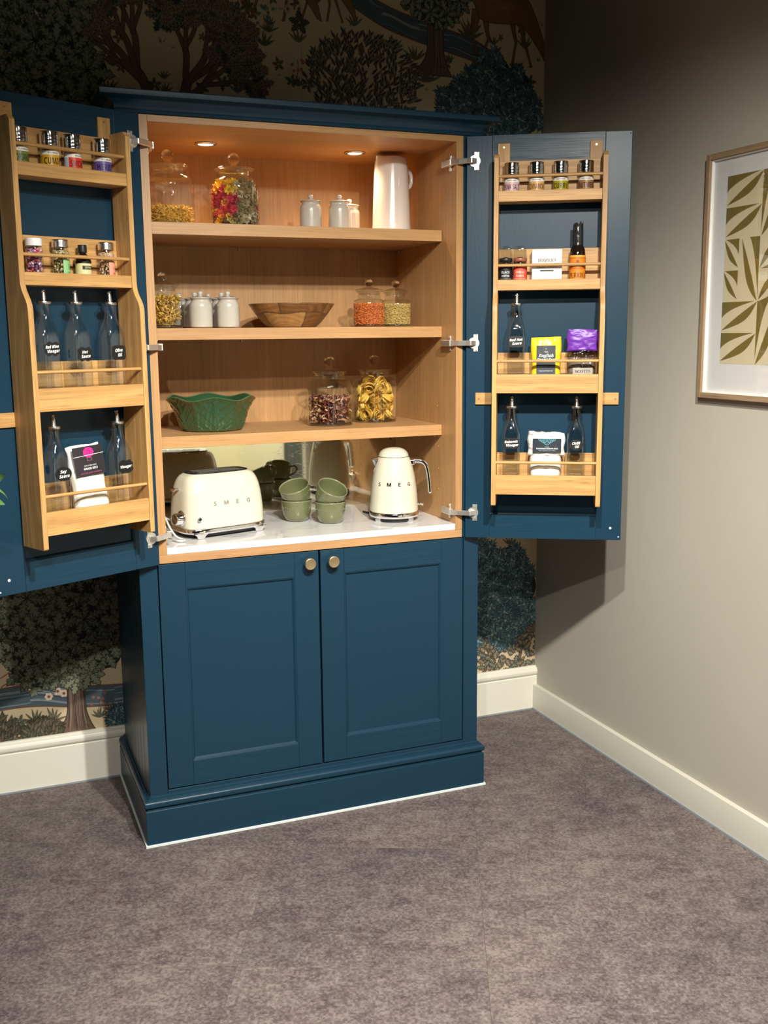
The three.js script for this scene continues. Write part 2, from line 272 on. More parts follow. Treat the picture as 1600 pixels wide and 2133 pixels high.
  tealBush([[0.90, 2.47, 0.085], [0.80, 2.42, 0.06], [1.00, 2.43, 0.075], [0.74, 2.36, 0.065], [0.90, 2.38, 0.09], [1.03, 2.35, 0.085], [0.82, 2.31, 0.09], [0.96, 2.28, 0.09]]);
  // oak with bare forking branches
  const limb = (x, y, a, len, w, d) => { const x2 = x + Math.cos(a) * len, y2 = y + Math.sin(a) * len; line([x, y, x + Math.cos(a + 0.2) * len * 0.35, y + Math.sin(a + 0.2) * len * 0.35, x + Math.cos(a - 0.12) * len * 0.7, y + Math.sin(a - 0.12) * len * 0.7, x2, y2], w + 0.003, '#2f241c'); line([x, y, x + Math.cos(a + 0.2) * len * 0.35, y + Math.sin(a + 0.2) * len * 0.35, x + Math.cos(a - 0.12) * len * 0.7, y + Math.sin(a - 0.12) * len * 0.7, x2, y2], w, '#6b5444'); if (d > 0) for (const da of [0.45, -0.4, rr(-0.15, 0.15)]) if (d > 1 || rnd() < 0.8) limb(x2, y2, a + da + rr(-0.12, 0.12), len * rr(0.62, 0.8), w * 0.62, d - 1); if (d < 2) for (let i = 0; i < 3; i++) { const k = rnd(); lobed(x + (x2 - x) * k, y + (y2 - y) * k, rr(0.040, 0.066), 0.019, a + rr(-1.5, 1.5), pick(['#33403c', '#56443a', '#2c3834', '#5f4a3d', '#44463a', '#4b4036']), '#8a7a66', rnd() < 0.7 ? '#a0917a' : null); } };
  limb(-0.33, 2.22, 1.95, 0.17, 0.03, 4); limb(-0.30, 2.22, 1.15, 0.15, 0.03, 4); limb(-0.29, 2.28, 0.62, 0.13, 0.02, 3); limb(-0.36, 2.34, 2.5, 0.12, 0.018, 3);
  canopy((x, y) => x < -0.56 + 0.05 * Math.sin(y * 22) + Math.max(0, 2.5 - y) * 0.05, 210, 0.060, 0.092, [-1.4, -0.5, 2.2, 2.81]);
  // low on the left: the great tree and its stream
  stream([[-1.45, 0.335], [-1.2, 0.335], [-1.0, 0.33], [-0.86, 0.335], [-0.70, 0.305], [-0.58, 0.295], [-0.4, 0.285]], 0.075);
  for (let i = 0; i < 10; i++) line([-1.3 + i * 0.07, 0.375, -1.28 + i * 0.07, 0.39, -1.24 + i * 0.07, 0.395, -1.2 + i * 0.07, 0.425], 0.004, '#8d5a40');
  for (const [x, y] of [[-0.84, 0.375], [-0.82, 0.365], [-0.85, 0.355], [-0.75, 0.325], [-0.77, 0.335], [-0.80, 0.32]]) flower(x, y, 0.014, '#d8c3ae');
  trunk(-0.71, 0.185, 0.37, 0.052); bloomPlant(-0.635, 0.22, 0.085, '#a86a64');
  sprig(-0.79, 0.23, 0.055, ['#565640', '#6a5f45'], 7); sprig(-0.85, 0.235, 0.05, ['#484d3c', '#565640'], 8); sprig(-0.60, 0.24, 0.03, ['#484d3c'], 6); rosette(-0.90, 0.245, 0.025, ['#4d5140'], null, null, 6);
  willow(-1.02, 0.19, 0.11, 0.075, ['#6b5f4c', '#55543f', '#7b6a55'], '#2a251a'); willow(-0.83, 0.185, 0.05, 0.035, ['#6b5f4c', '#55543f'], '#2a251a');
  canopy((x, y) => y > 0.42 + 0.10 * Math.max(0, x + 0.70) * 4 - 0.04 * Math.cos((x + 0.72) * 9) && x < -0.53, 430, 0.058, 0.092, [-1.4, -0.5, 0.38, 1.35]);
  for (const [x, y] of [[-0.72, 0.40], [-0.68, 0.41], [-0.76, 0.39], [-0.70, 0.37], [-0.66, 0.385]]) rosette(x, y, 0.06, ['#7a8068', '#646b56', '#8b8f74'], '#2a2e22', '#a6a68a', 8);
  tealBush([[-0.56, 0.20, 0.035], [-0.50, 0.20, 0.05]]);
  // low on the right: teal bush over a small oak
  limb(0.78, 0.15, 1.2, 0.11, 0.012, 3); limb(0.93, 0.15, 1.8, 0.11, 0.012, 3); limb(1.02, 0.15, 1.3, 0.1, 0.012, 3); limb(0.66, 0.15, 1.5, 0.1, 0.012, 3); limb(0.86, 0.15, 1.0, 0.1, 0.012, 3);
  for (let i = 0; i < 330; i++) lobed(rr(0.55, 1.11), rr(0.16, 0.40), rr(0.026, 0.045), 0.013, rr(0, 6.3), pick(['#5d5646', '#4e5648', '#6b5a49', '#46524e', '#736654']), '#3a3328', '#b3a98e');
  tealBush([[0.86, 0.66, 0.07], [0.98, 0.62, 0.08], [0.80, 0.56, 0.08], [0.92, 0.54, 0.09], [1.04, 0.52, 0.085], [0.78, 0.44, 0.08], [0.90, 0.42, 0.09], [1.03, 0.41, 0.085], [0.82, 0.36, 0.06], [0.97, 0.345, 0.06]]);
  sprig(0.92, 0.735, 0.05, ['#4a4a3a', '#5a4a38'], 6); sprig(1.04, 0.74, 0.05, ['#4a4a3a'], 6); sprig(0.99, 0.70, 0.04, ['#4a4a3a'], 5);
  line([0.16, 2.81, 0.16, 2.6, 0.16, 2.5, 0.16, 2.3], 0.0012, 'rgba(90,70,50,0.5)');
  g.setTransform(1, 0, 0, 1, 0, 0);
});
M.paper = std({ map: paperMap, color: C(1, 1, 1), roughness: 0.75 });

// ---------- the room ----------
const XR = 1.1157, XL = -2.5, ZF = 5.0, CEIL = 2.8;
struct('floor', span(XL - 0.1, XR + 0.1, -0.12, -0.004, -0.1, ZF + 0.1, 'x', 0), M.grout);
{
  const floor = scene.children.find((o) => o.name === 'floor');
  const e = V(0.908, 0, 0.418), f = V(-0.418, 0, 0.908), te = 0.618, tf = 0.606;
  const toneMats = [[0.242, 0.202, 0.201], [0.236, 0.198, 0.199], [0.247, 0.205, 0.203], [0.230, 0.193, 0.193]].map((c) => phys({ color: C(...c), map: floorMap, roughness: 0.55, specularIntensity: 0.5, bumpMap: floorMap, bumpScale: 0.0002 }));
  const shapes = [0, 1, 2, 3, 4].map((k) => { const g = new RoundedBoxGeometry(te - 0.0004, 0.006, tf - 0.0004, 1, 0.0005); metreUV(g, 'x', k * 0.37, k * 0.53, 1.0, 1.0); return g; });
  let k = 0;
  for (let i = -6; i < 10; i++) for (let j = -3; j < 11; j++) {
    const c = e.clone().multiplyScalar(0.110 + (i + 0.5) * te).addScaledVector(f, 0.145 + (j + 0.5) * tf);
    if (c.x < XL + 0.1 || c.x > XR + 0.35 || c.z < -0.35 || c.z > ZF + 0.3) continue;
    const m = struct('tile', shapes[(i * 3 + j * 7 + 70) % 5], toneMats[(i * 5 + j * 3 + 80) % 4], floor);
    m.position.set(c.x, -0.003, c.z); m.rotation.y = -Math.atan2(0.418, 0.908) + ((i + j * 2 + 40) % 2) * Math.PI; k++;
  }
}
{
  const back = new THREE.BoxGeometry(XR + 0.1 - XL + 0.1, CEIL, 0.12); back.translate((XR + XL) / 2, CEIL / 2, -0.06);
  const p = back.attributes.position, uv = back.attributes.uv;
  for (let i = 0; i < p.count; i++) uv.setXY(i, (p.getX(i) - PAPER.x0) / (PAPER.x1 - PAPER.x0), (p.getY(i) - PAPER.y0) / (PAPER.y1 - PAPER.y0));
  paperMap.wrapS = paperMap.wrapT = THREE.RepeatWrapping;
  struct('wall_back', back, M.paper);
}
struct('wall_right', metreUV(new THREE.BoxGeometry(0.12, CEIL, ZF + 0.1).translate(XR + 0.06, CEIL / 2, ZF / 2 + 0.05), 'z', 0, 0, 2.5, 2.5), M.wallGrey);
struct('wall_left', new THREE.BoxGeometry(0.12, CEIL, ZF + 0.1).translate(XL - 0.06, CEIL / 2, ZF / 2 + 0.05), M.wallDark);
struct('wall_front', new THREE.BoxGeometry(XR - XL + 0.24, CEIL, 0.12).translate((XR + XL) / 2, CEIL / 2, ZF + 0.06), M.wallDark);
struct('ceiling', new THREE.BoxGeometry(XR - XL + 0.24, 0.1, ZF + 0.24).translate((XR + XL) / 2, CEIL + 0.05, ZF / 2), M.ceiling);
{ // skirtings: a torus bead along the papered wall, a chamfered board along the grey one
  const run = (profile, len) => { const s = new THREE.Shape(); profile.forEach(([a, b], i) => (i ? s.lineTo(a, b) : s.moveTo(a, b))); s.closePath(); return toCreasedNormals(new THREE.ExtrudeGeometry(s, { depth: len, bevelEnabled: false }), 0.7); };
  const bead = [[0, 0], [0.0182, 0], [0.0182, 0.139], [0.0155, 0.1415], [0.0155, 0.143]];
  for (let i = 0; i <= 10; i++) { const a = -Math.PI / 2 + i / 10 * Math.PI; bead.push([0.0105 + 0.0125 * Math.cos(a), 0.1595 + 0.0165 * Math.sin(a)]); }
  bead.push([0.008, 0.1765], [0.008, 0.1819], [0, 0.1819]);
  // profile (outward, up) runs along x: outward becomes z
  const q = run(bead, XR - XL); const p = q.attributes.position; for (let i = 0; i < p.count; i++) { const o = p.getX(i), u = p.getY(i), l = p.getZ(i); p.setXYZ(i, XR - l, u, o); } q.computeVertexNormals();
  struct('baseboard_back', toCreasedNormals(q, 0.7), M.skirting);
  const r = run([[0, 0], [0.0177, 0], [0.0177, 0.1025], [0.0172, 0.1039], [0.0158, 0.1045], [0, 0.1050]], ZF - 0.018); const pr = r.attributes.position;
  for (let i = 0; i < pr.count; i++) { const o = pr.getX(i), u = pr.getY(i), l = pr.getZ(i); pr.setXYZ(i, XR - o, u, 0.018 + l); } for (let i = 0; i < pr.count; i += 3) { const a = [pr.getX(i + 1), pr.getY(i + 1), pr.getZ(i + 1)]; pr.setXYZ(i + 1, pr.getX(i + 2), pr.getY(i + 2), pr.getZ(i + 2)); pr.setXYZ(i + 2, ...a); } r.computeVertexNormals();
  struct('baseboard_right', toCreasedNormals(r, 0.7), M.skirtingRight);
  struct('trim_1', span(XL, XR - 0.0177, 0, 0.005, 0.0182, 0.0222, 'x', 0), M.caulk);
  struct('trim_2', span(XR - 0.0217, XR - 0.0177, 0, 0.007, 0.0222, ZF, 'z', 0), M.caulk);
}
{ // cream panelling on the opposite wall, seen in the mirror
  const d = new THREE.Group(); d.name = 'trim_3'; d.userData.kind = 'structure'; scene.add(d);
  struct('panel_board', span(0.05, XR - 0.002, 0.002, 1.15, ZF - 0.02, ZF - 0.0005, 'x'), M.wallPale, d);
  struct('panel_board', span(XR - 0.02, XR - 0.0005, 0.002, 1.15, 3.70, ZF - 0.022, 'z'), M.wallPale, d);
  struct('panel_cap', span(0.04, XR - 0.002, 1.1505, 1.175, ZF - 0.03, ZF - 0.0005, 'x'), M.wallPale, d);
}
{ // navy door in the grey wall behind the camera's place, seen only in the mirror
  const d = new THREE.Group(); d.name = 'door_1'; d.userData.kind = 'structure'; scene.add(d);
  struct('door_leaf', span(XR - 0.03, XR - 0.002, 0.005, 2.05, 3.16, 3.60, 'y'), M.blue, d);
  struct('door_frame', merge([span(XR - 0.04, XR - 0.002, 0.005, 2.12, 3.09, 3.16, 'y'), span(XR - 0.04, XR - 0.002, 0.005, 2.12, 3.60, 3.67, 'y'), span(XR - 0.04, XR - 0.002, 2.05, 2.12, 3.16, 3.60, 'z')]), M.skirting, d);
}

// ---------- the cupboard ----------
const K = { pw: 0.5746, zp: 0.5905, hp: 0.1157, cw: 0.556, zc: 0.5719, zb: 0.0695, iw: 0.4723, wo: 0.4955, ho: 2.1403, top: 2.1223, hm: 0.9224, hmb: 0.9018, zs: 0.4678, s: [1.8664, 1.5619, 1.2407], st: 0.0351, hb: 0.876 };
const cupboard = thing('pantry_cupboard', 'tall navy blue pantry cupboard with open doors and oak lined shelves', 'cupboard');
part('plinth', span(-K.pw, K.pw, 0.004, K.hp, 0.02, K.zp, 'x', 0.002), M.blue, cupboard);
part('sealant_strip', merge([span(-K.pw - 0.005, K.pw + 0.005, 0.0002, 0.008, K.zp - 0.002, K.zp + 0.0045, 'x', 0.001), span(-K.pw - 0.005, -K.pw + 0.002, 0.0002, 0.008, 0.024, K.zp, 'z', 0.001), span(K.pw - 0.002, K.pw + 0.005, 0.0002, 0.008, 0.024, K.zp, 'z', 0.001)]), M.caulkWhite, cupboard, 'white sealant line round the foot');
{
  const o = K.pw - K.cw, pr = [[-0.004, K.hp - 0.004], [o, K.hp - 0.003], [o - 0.0015, K.hp], [o - 0.006, K.hp + 0.001], [o - 0.006, K.hp + 0.004]];
  for (let i = 0; i <= 12; i++) { const a = -Math.PI / 2 + i / 12 * Math.PI; pr.push([o - 0.0105 + 0.0125 * Math.cos(a), K.hp + 0.0185 + 0.0135 * Math.sin(a)]); }
  pr.push([o - 0.0125, K.hp + 0.0335], [o - 0.0125, K.hp + 0.037], [0.001, K.hp + 0.0375], [0, K.hp + 0.041], [-0.004, K.hp + 0.042]);
  part('plinth_moulding', moulding(pr, K.cw, K.zc, 0.024), M.blue, cupboard);
}
for (const s of [-1, 1]) {                                             // tongue-and-groove cladding
  const side = sub('side_panel', cupboard), n = 8, z0 = 0.028, z1 = K.zc - 0.022, w = (z1 - z0) / n;
  for (let i = 0; i < n; i++) {
    const x0 = s * (K.cw - 0.014), x1 = s * (K.cw - 0.001);
    part('plank', span(Math.min(x0, x1), Math.max(x0, x1), 0.12, K.ho + 0.02, z0 + i * w + 0.0004, z0 + (i + 1) * w - 0.0004, 'y', 0.0035), M.blue, side);
  }
  part('stile', span(s > 0 ? 0.5025 : -K.cw, s > 0 ? K.cw : -0.5025, 0.15, K.hb, K.zc - 0.021, K.zc, 'y', 0.0015), M.blue, cupboard);
  part('stile', span(s > 0 ? K.wo + 0.0005 : -K.cw, s > 0 ? K.cw : -K.wo - 0.0005, K.hb + 0.0005, K.ho + 0.02, K.zc - 0.021, K.zc, 'y', 0.0015), M.blue, cupboard);
}
part('bottom_rail', span(-0.502, 0.502, 0.15, 0.1675, K.zc - 0.021, K.zc, 'x', 0.001), M.blue, cupboard);
part('carcass_back', span(-0.54, 0.54, 0.12, 2.14, 0.03, 0.045, 'y', 0), M.blue, cupboard);
part('carcass_floor', span(-0.54, 0.54, 0.15, 0.166, 0.046, 0.545, 'x', 0), M.oakPanel, cupboard);

// framed door: local x from the hinge edge 0 to w, y 0..h, outer face at z = 0, panel recessed on both sides
function framedDoor(host, w, h, t, fr, bevelFront) {
  for (const [x0, x1] of [[0, fr], [w - fr, w]]) part('stile', span(x0, x1, 0, h, -t, 0, 'y', 0.0015), M.blue, host);
  for (const [y0, y1] of [[0, fr], [h - fr, h]]) part('rail', span(fr, w - fr, y0, y1, -t, 0, 'x', 0.0008), M.blueGrain, host);
  const d = 0.0075, b = 0.009, geo = [];
  const ring = (z0, z1) => { const A = [[fr, fr], [w - fr, fr], [w - fr, h - fr], [fr, h - fr]], B = [[fr + b, fr + b], [w - fr - b, fr + b], [w - fr - b, h - fr - b], [fr + b, h - fr - b]], pos = [], uv = [], mid = 0.45;
    for (let i = 0; i < 4; i++) { const j = (i + 1) % 4, steps = [[A[i], A[j], z0], [[A[i][0] * (1 - mid) + B[i][0] * mid, A[i][1] * (1 - mid) + B[i][1] * mid], [A[j][0] * (1 - mid) + B[j][0] * mid, A[j][1] * (1 - mid) + B[j][1] * mid], z0 + (z1 - z0) * 0.25], [B[i], B[j], z1]];
      for (let k = 0; k < 2; k++) { const [p, q, za] = steps[k], [r, s, zb] = steps[k + 1]; for (const [c, z] of [[p, za], [q, za], [s, zb], [p, za], [s, zb], [r, zb]]) { pos.push(c[0], c[1], z); uv.push(c[0], c[1]); } } }
    const g = new THREE.BufferGeometry(); g.setAttribute('position', new THREE.Float32BufferAttribute(pos, 3)); g.setAttribute('uv', new THREE.Float32BufferAttribute(uv, 2)); g.computeVertexNormals(); return g; };
  geo.push(ring(-0.0005, -d), span(fr - 0.004, w - fr + 0.004, fr - 0.004, h - fr + 0.004, -t + (bevelFront ? 0.004 : 0.003), -d, 'y', 0));
  part('panel', merge(geo), M.blue, host);
}
for (const s of [-1, 1]) {                                             // lower doors
  const d = sub('door', cupboard), w = 0.4965, y0 = 0.171, h = 0.8735 - y0;
  d.position.set(s < 0 ? -0.4995 : 0.003, y0, K.zc - 0.0004);
  framedDoor(d, w, h, 0.02, 0.0785, true);
  const k = part('knob', lathe([[0, 0], [0.0085, 0], [0.0085, 0.003], [0.0062, 0.006], [0.0062, 0.016], [0.0165, 0.0185], [0.0185, 0.0205], [0.0185, 0.030], [0.0172, 0.0315], [0.0155, 0.0318], [0.0148, 0.0308], [0, 0.0308]], 40), M.brass, d, 'round brass knob');
  k.rotation.x = Math.PI / 2; k.position.set(s < 0 ? 0.4995 - 0.0385 : 0.0385 - 0.003, 0.8395 - y0, 0);
}
// oak lining
part('counter_board', span(-K.wo, K.wo, K.hb + 0.0005, K.hmb - 0.0004, 0.05, K.zc, 'x', 0.001), M.oakEdge, cupboard, 'oak board under the worktop');
for (const s of [-1, 1]) part('oak_side', span(s > 0 ? K.iw : -K.wo, s > 0 ? K.wo : -K.iw, K.hmb, K.ho, 0.05, K.zc + 0.0005, 'y', 0.0008), M.oakPanel, cupboard, 'oak side lining');
part('oak_top', span(-K.iw, K.iw, K.top, K.ho, 0.05, K.zc + 0.0004, 'x', 0.0008), M.oakPanel, cupboard, 'oak top lining');
part('oak_back', span(-K.iw, K.iw, K.s[2] - 0.02, K.top, 0.05, K.zb, 'y', 0), M.oakPanel, cupboard, 'oak back lining');
part('mirror_panel', span(-K.iw + 0.0005, K.iw - 0.0005, K.hm - 0.02, K.s[2] - 0.021, 0.0625, K.zb - 0.0005, 'x', 0), M.mirror, cupboard, 'foxed antique mirror behind the worktop');
K.s.forEach((y) => part('shelf', span(-K.iw + 0.0008, K.iw - 0.0008, y - K.st, y, K.zb + 0.001, K.zs, 'x', 0.0012), M.oakPanel, cupboard));
for (const y of K.s) for (const [x, z] of [[K.iw - 0.004, 0.42], [K.iw - 0.004, 0.12], [-0.10, K.zb + 0.005]]) part('shelf_pin', new THREE.CylinderGeometry(0.003, 0.003, 0.010, 10).translate(x, y - K.st - 0.0055, z), M.steel, cupboard);
for (const [y, z] of [[1.02, 0.44], [1.09, 0.44], [1.165, 0.44], [1.30, 0.43]]) { const g = new THREE.CylinderGeometry(0.0024, 0.0024, 0.002, 10); g.rotateZ(Math.PI / 2); part('screw_cap', g.translate(K.iw - 0.0006, y, z), M.oakEdge, cupboard); }
part('mirror_clip', span(0.4475, 0.4505, 1.155, 1.21, K.zb, K.zb + 0.004, 'y', 0.0005), M.black, cupboard);
// cornice
{
  const pr = [[-0.03, K.ho + 0.0008], [0.001, K.ho + 0.0008], [0.004, K.ho + 0.002], [0.004, K.ho + 0.008], [0.002, K.ho + 0.011]];
  for (let i = 0; i <= 8; i++) { const a = i / 8 * Math.PI / 2; pr.push([0.004 + 0.034 * (1 - Math.cos(a)), K.ho + 0.013 + 0.026 * Math.sin(a)]); }
  pr.push([0.0445, K.ho + 0.0405], [0.0449, K.ho + 0.043], [0.0449, K.ho + 0.0535], [0.043, K.ho + 0.0557], [-0.05, K.ho + 0.0557]);
  part('cornice', moulding(pr, K.cw, K.zc - 0.001, 0.02), M.blue, cupboard);
  part('top_cap', span(-K.cw + 0.005, K.cw - 0.005, K.ho + 0.021, K.ho + 0.0555, 0.02, K.zc - 0.004, 'x', 0), M.blue, cupboard);
}
// upper doors stand open; each has its own frame at the hinge (x along the door, z out of the inner face)
const HINGE = { r: { x: 0.4989, z: 0.5895, a: -0.5287, dir: 1 }, l: { x: -0.4982, z: 0.5894, a: 0.4407, dir: -1 } };
const doorFrame = (k) => { const h = HINGE[k], m = new THREE.Matrix4().makeRotationY(h.a).setPosition(h.x, 0, h.z); return (s, y, w) => V(h.dir * s, y, w).applyMatrix4(m); };
for (const k of ['l', 'r']) {
  const h = HINGE[k], d = sub('door', cupboard), w = 0.4993, y0 = 0.878, hh = 2.1366 - y0;
  d.position.set(h.x, y0, h.z); d.rotation.y = h.a;
  const inner = new THREE.Group(); framedDoor(inner, w, hh, 0.0185, 0.0795, false);
  for (const m of [...inner.children]) { if (h.dir < 0) m.geometry.translate(-w, 0, 0); d.add(m); }
  for (const [sx, sy] of [[0.466, 0.917], [0.492, 0.889], [0.497, 2.128]]) part('buffer', new THREE.SphereGeometry(sy > 2 ? 0.0018 : sx < 0.48 ? 0.0042 : 0.0024, 14, 10).scale(1, 1, 0.5).translate(h.dir * Math.min(sx, 0.494), sy - y0, 0.0006), sy > 2 ? M.black : M.plastic, d);
  const at = doorFrame(k), inv = new THREE.Matrix4().makeTranslation(h.x, y0, h.z).multiply(new THREE.Matrix4().makeRotationY(h.a)).invert();
  for (const y of [2.062, 1.508, 0.961]) {                              // concealed hinges, cup plate on the door and arm to the oak side
    const hg = sub('hinge', d), X = h.dir;
    const plate = merge([box(0.013, 0.017, 0.0022, X * 0.030, 0.0185, 0.0015, 'x', 0.0006), box(0.013, 0.017, 0.0022, X * 0.030, -0.0185, 0.0015, 'x', 0.0006), box(0.008, 0.054, 0.002, X * 0.0345, 0, 0.0016, 'x', 0.0006), new THREE.CylinderGeometry(0.0175, 0.0175, 0.003, 28).rotateX(Math.PI / 2).translate(X * 0.025, 0, 0.0012), ...[0.0185, -0.0185].map((q) => new THREE.CylinderGeometry(0.0042, 0.0042, 0.0012, 14).rotateX(Math.PI / 2).translate(X * 0.031, q, 0.0034))]);
    plate.translate(0, y - y0, 0); part('cup_plate', plate, M.nickel, hg);
    const path = [at(0.028, y, 0.004), at(0.016, y, 0.017), at(0.002, y, 0.012), V(h.dir * 0.476, y, 0.583), V(h.dir * 0.461, y, 0.560), V(h.dir * 0.461, y, 0.500)].map((p) => p.applyMatrix4(inv));
    const arm = []; for (let i = 0; i < path.length - 1; i++) { const a = path[i], b = path[i + 1], L = a.distanceTo(b) + 0.004; const g2 = new RoundedBoxGeometry(L, i === 4 ? 0.020 : 0.016, i === 4 ? 0.014 : 0.008, 2, 0.0022); g2.rotateY(-Math.atan2(b.z - a.z, b.x - a.x)); g2.translate((a.x + b.x) / 2, (a.y + b.y) / 2, (a.z + b.z) / 2); arm.push(g2); }
    part('arm', merge(arm), M.nickel, hg);
    const mp = V(h.dir * 0.4695, y, 0.535).applyMatrix4(inv), mg = merge([new RoundedBoxGeometry(0.012, 0.048, 0.004, 2, 0.0012), ...[0.018, -0.018].map((q) => new THREE.CylinderGeometry(0.0045, 0.0045, 0.003, 14).rotateX(Math.PI / 2).translate(0, q, 0.002))]);
    mg.rotateY(-h.dir * Math.PI / 2 - h.a); mg.translate(mp.x, mp.y, mp.z); part('mounting_plate', mg, M.nickel, hg);
  }
}
// recessed lights in the oak top
[[-0.249, 0.293], [0.2425, 0.288]].forEach(([x, z], i) => {
  const t = thing('recessed_light', i ? 'round recessed light in oak cupboard top beside the tall white jug' : 'round recessed light in oak cupboard top above the two large glass jars', 'light', [x, K.top, z], 0, 'recessed lights in the cupboard top');
  part('bezel', lathe([[0.023, -0.0005], [0.0335, -0.0005], [0.0345, -0.002], [0.033, -0.0045], [0.026, -0.0055], [0.0235, -0.004], [0.023, -0.0005]], 40), M.steel, t);
  part('lens', lathe([[0, -0.004], [0.016, -0.0042], [0.0232, -0.0035], [0.0232, -0.001], [0, -0.001]], 32), std({ color: 0xffffff, emissive: C(1, 0.86, 0.66), emissiveIntensity: 9, roughness: 0.4 }), t, 'glowing white lens');
  const l = new THREE.SpotLight(C(1, 0.72, 0.42), CABINET_SPOT, 4, 1.15, 0.9, 2); l.position.set(x, K.top - 0.008, z); l.target.position.set(x, 1.0, z); l.shadow.radius = 1; l.castShadow = true; scene.add(l, l.target);
});
// worktop
{ const t = thing('worktop', 'white veined marble worktop slab inside the cupboard', 'worktop', [0, K.hmb, 0.32]);
  const g = box(K.iw * 2 - 0.001, K.hm - K.hmb, K.zc - K.zb - 0.0008, 0, (K.hm - K.hmb) / 2, (K.zc + K.zb) / 2 - 0.32, 'x', 0.0015, 2); metreUV(g, 'x', 0.3, 0.1, 1.0, 0.5); part('slab', g, M.marble, t); }

// ceiling track and its spotlights
{ const t = thing('track_rail', 'slim dark ceiling track that carries the spotlights', 'light track', [0, CEIL, 0]); part('rail', box(2.6, 0.03, 0.035, -0.3, -0.016, 3.0, 'x', 0.003), M.black, t); }
SPOTS.forEach(([p, q, cd, ang, pen], i) => {
  const P = V(...p), Q = V(...q), dir = Q.clone().sub(P).normalize();
  const t = thing('ceiling_spotlight', ['black ceiling spotlight aimed at the left of the cupboard', 'black ceiling spotlight aimed at the right of the cupboard', 'black ceiling spotlight farthest left above the floor', 'black ceiling spotlight turned to the opposite wall', 'black ceiling spotlight aimed straight down at the open floor'][i], 'spotlight', [P.x, P.y, P.z]);
  const head = lathe([[0.028, 0.0], [0.034, 0.0], [0.036, -0.004], [0.036, -0.10], [0.03, -0.112], [0, -0.114]], 32); head.rotateX(Math.PI / 2);
  const rot = new THREE.Quaternion().setFromUnitVectors(V(0, 0, 1), dir);
  const m = part('head', head, M.black, t); m.quaternion.copy(rot);
  const lens = part('lens', new THREE.CylinderGeometry(0.0275, 0.0275, 0.003, 28).rotateX(Math.PI / 2).translate(0, 0, -0.006), std({ color: 0xffffff, emissive: C(1, 0.9, 0.75), emissiveIntensity: 6 }), t); lens.quaternion.copy(rot);
  const back = dir.clone().multiplyScalar(-0.06); part('stem', new THREE.CylinderGeometry(0.008, 0.008, CEIL - 0.0 - P.y - back.y, 12).translate(back.x, back.y + (CEIL - P.y - back.y) / 2, back.z), M.black, t);
  const l = new THREE.SpotLight(WARM, cd, 12, ang, pen, 2); l.position.copy(P).addScaledVector(dir, 0.006); l.target.position.copy(Q); l.castShadow = true; l.shadow.radius = 1.2; l.shadow.mapSize.set(2048, 2048); scene.add(l, l.target);
});

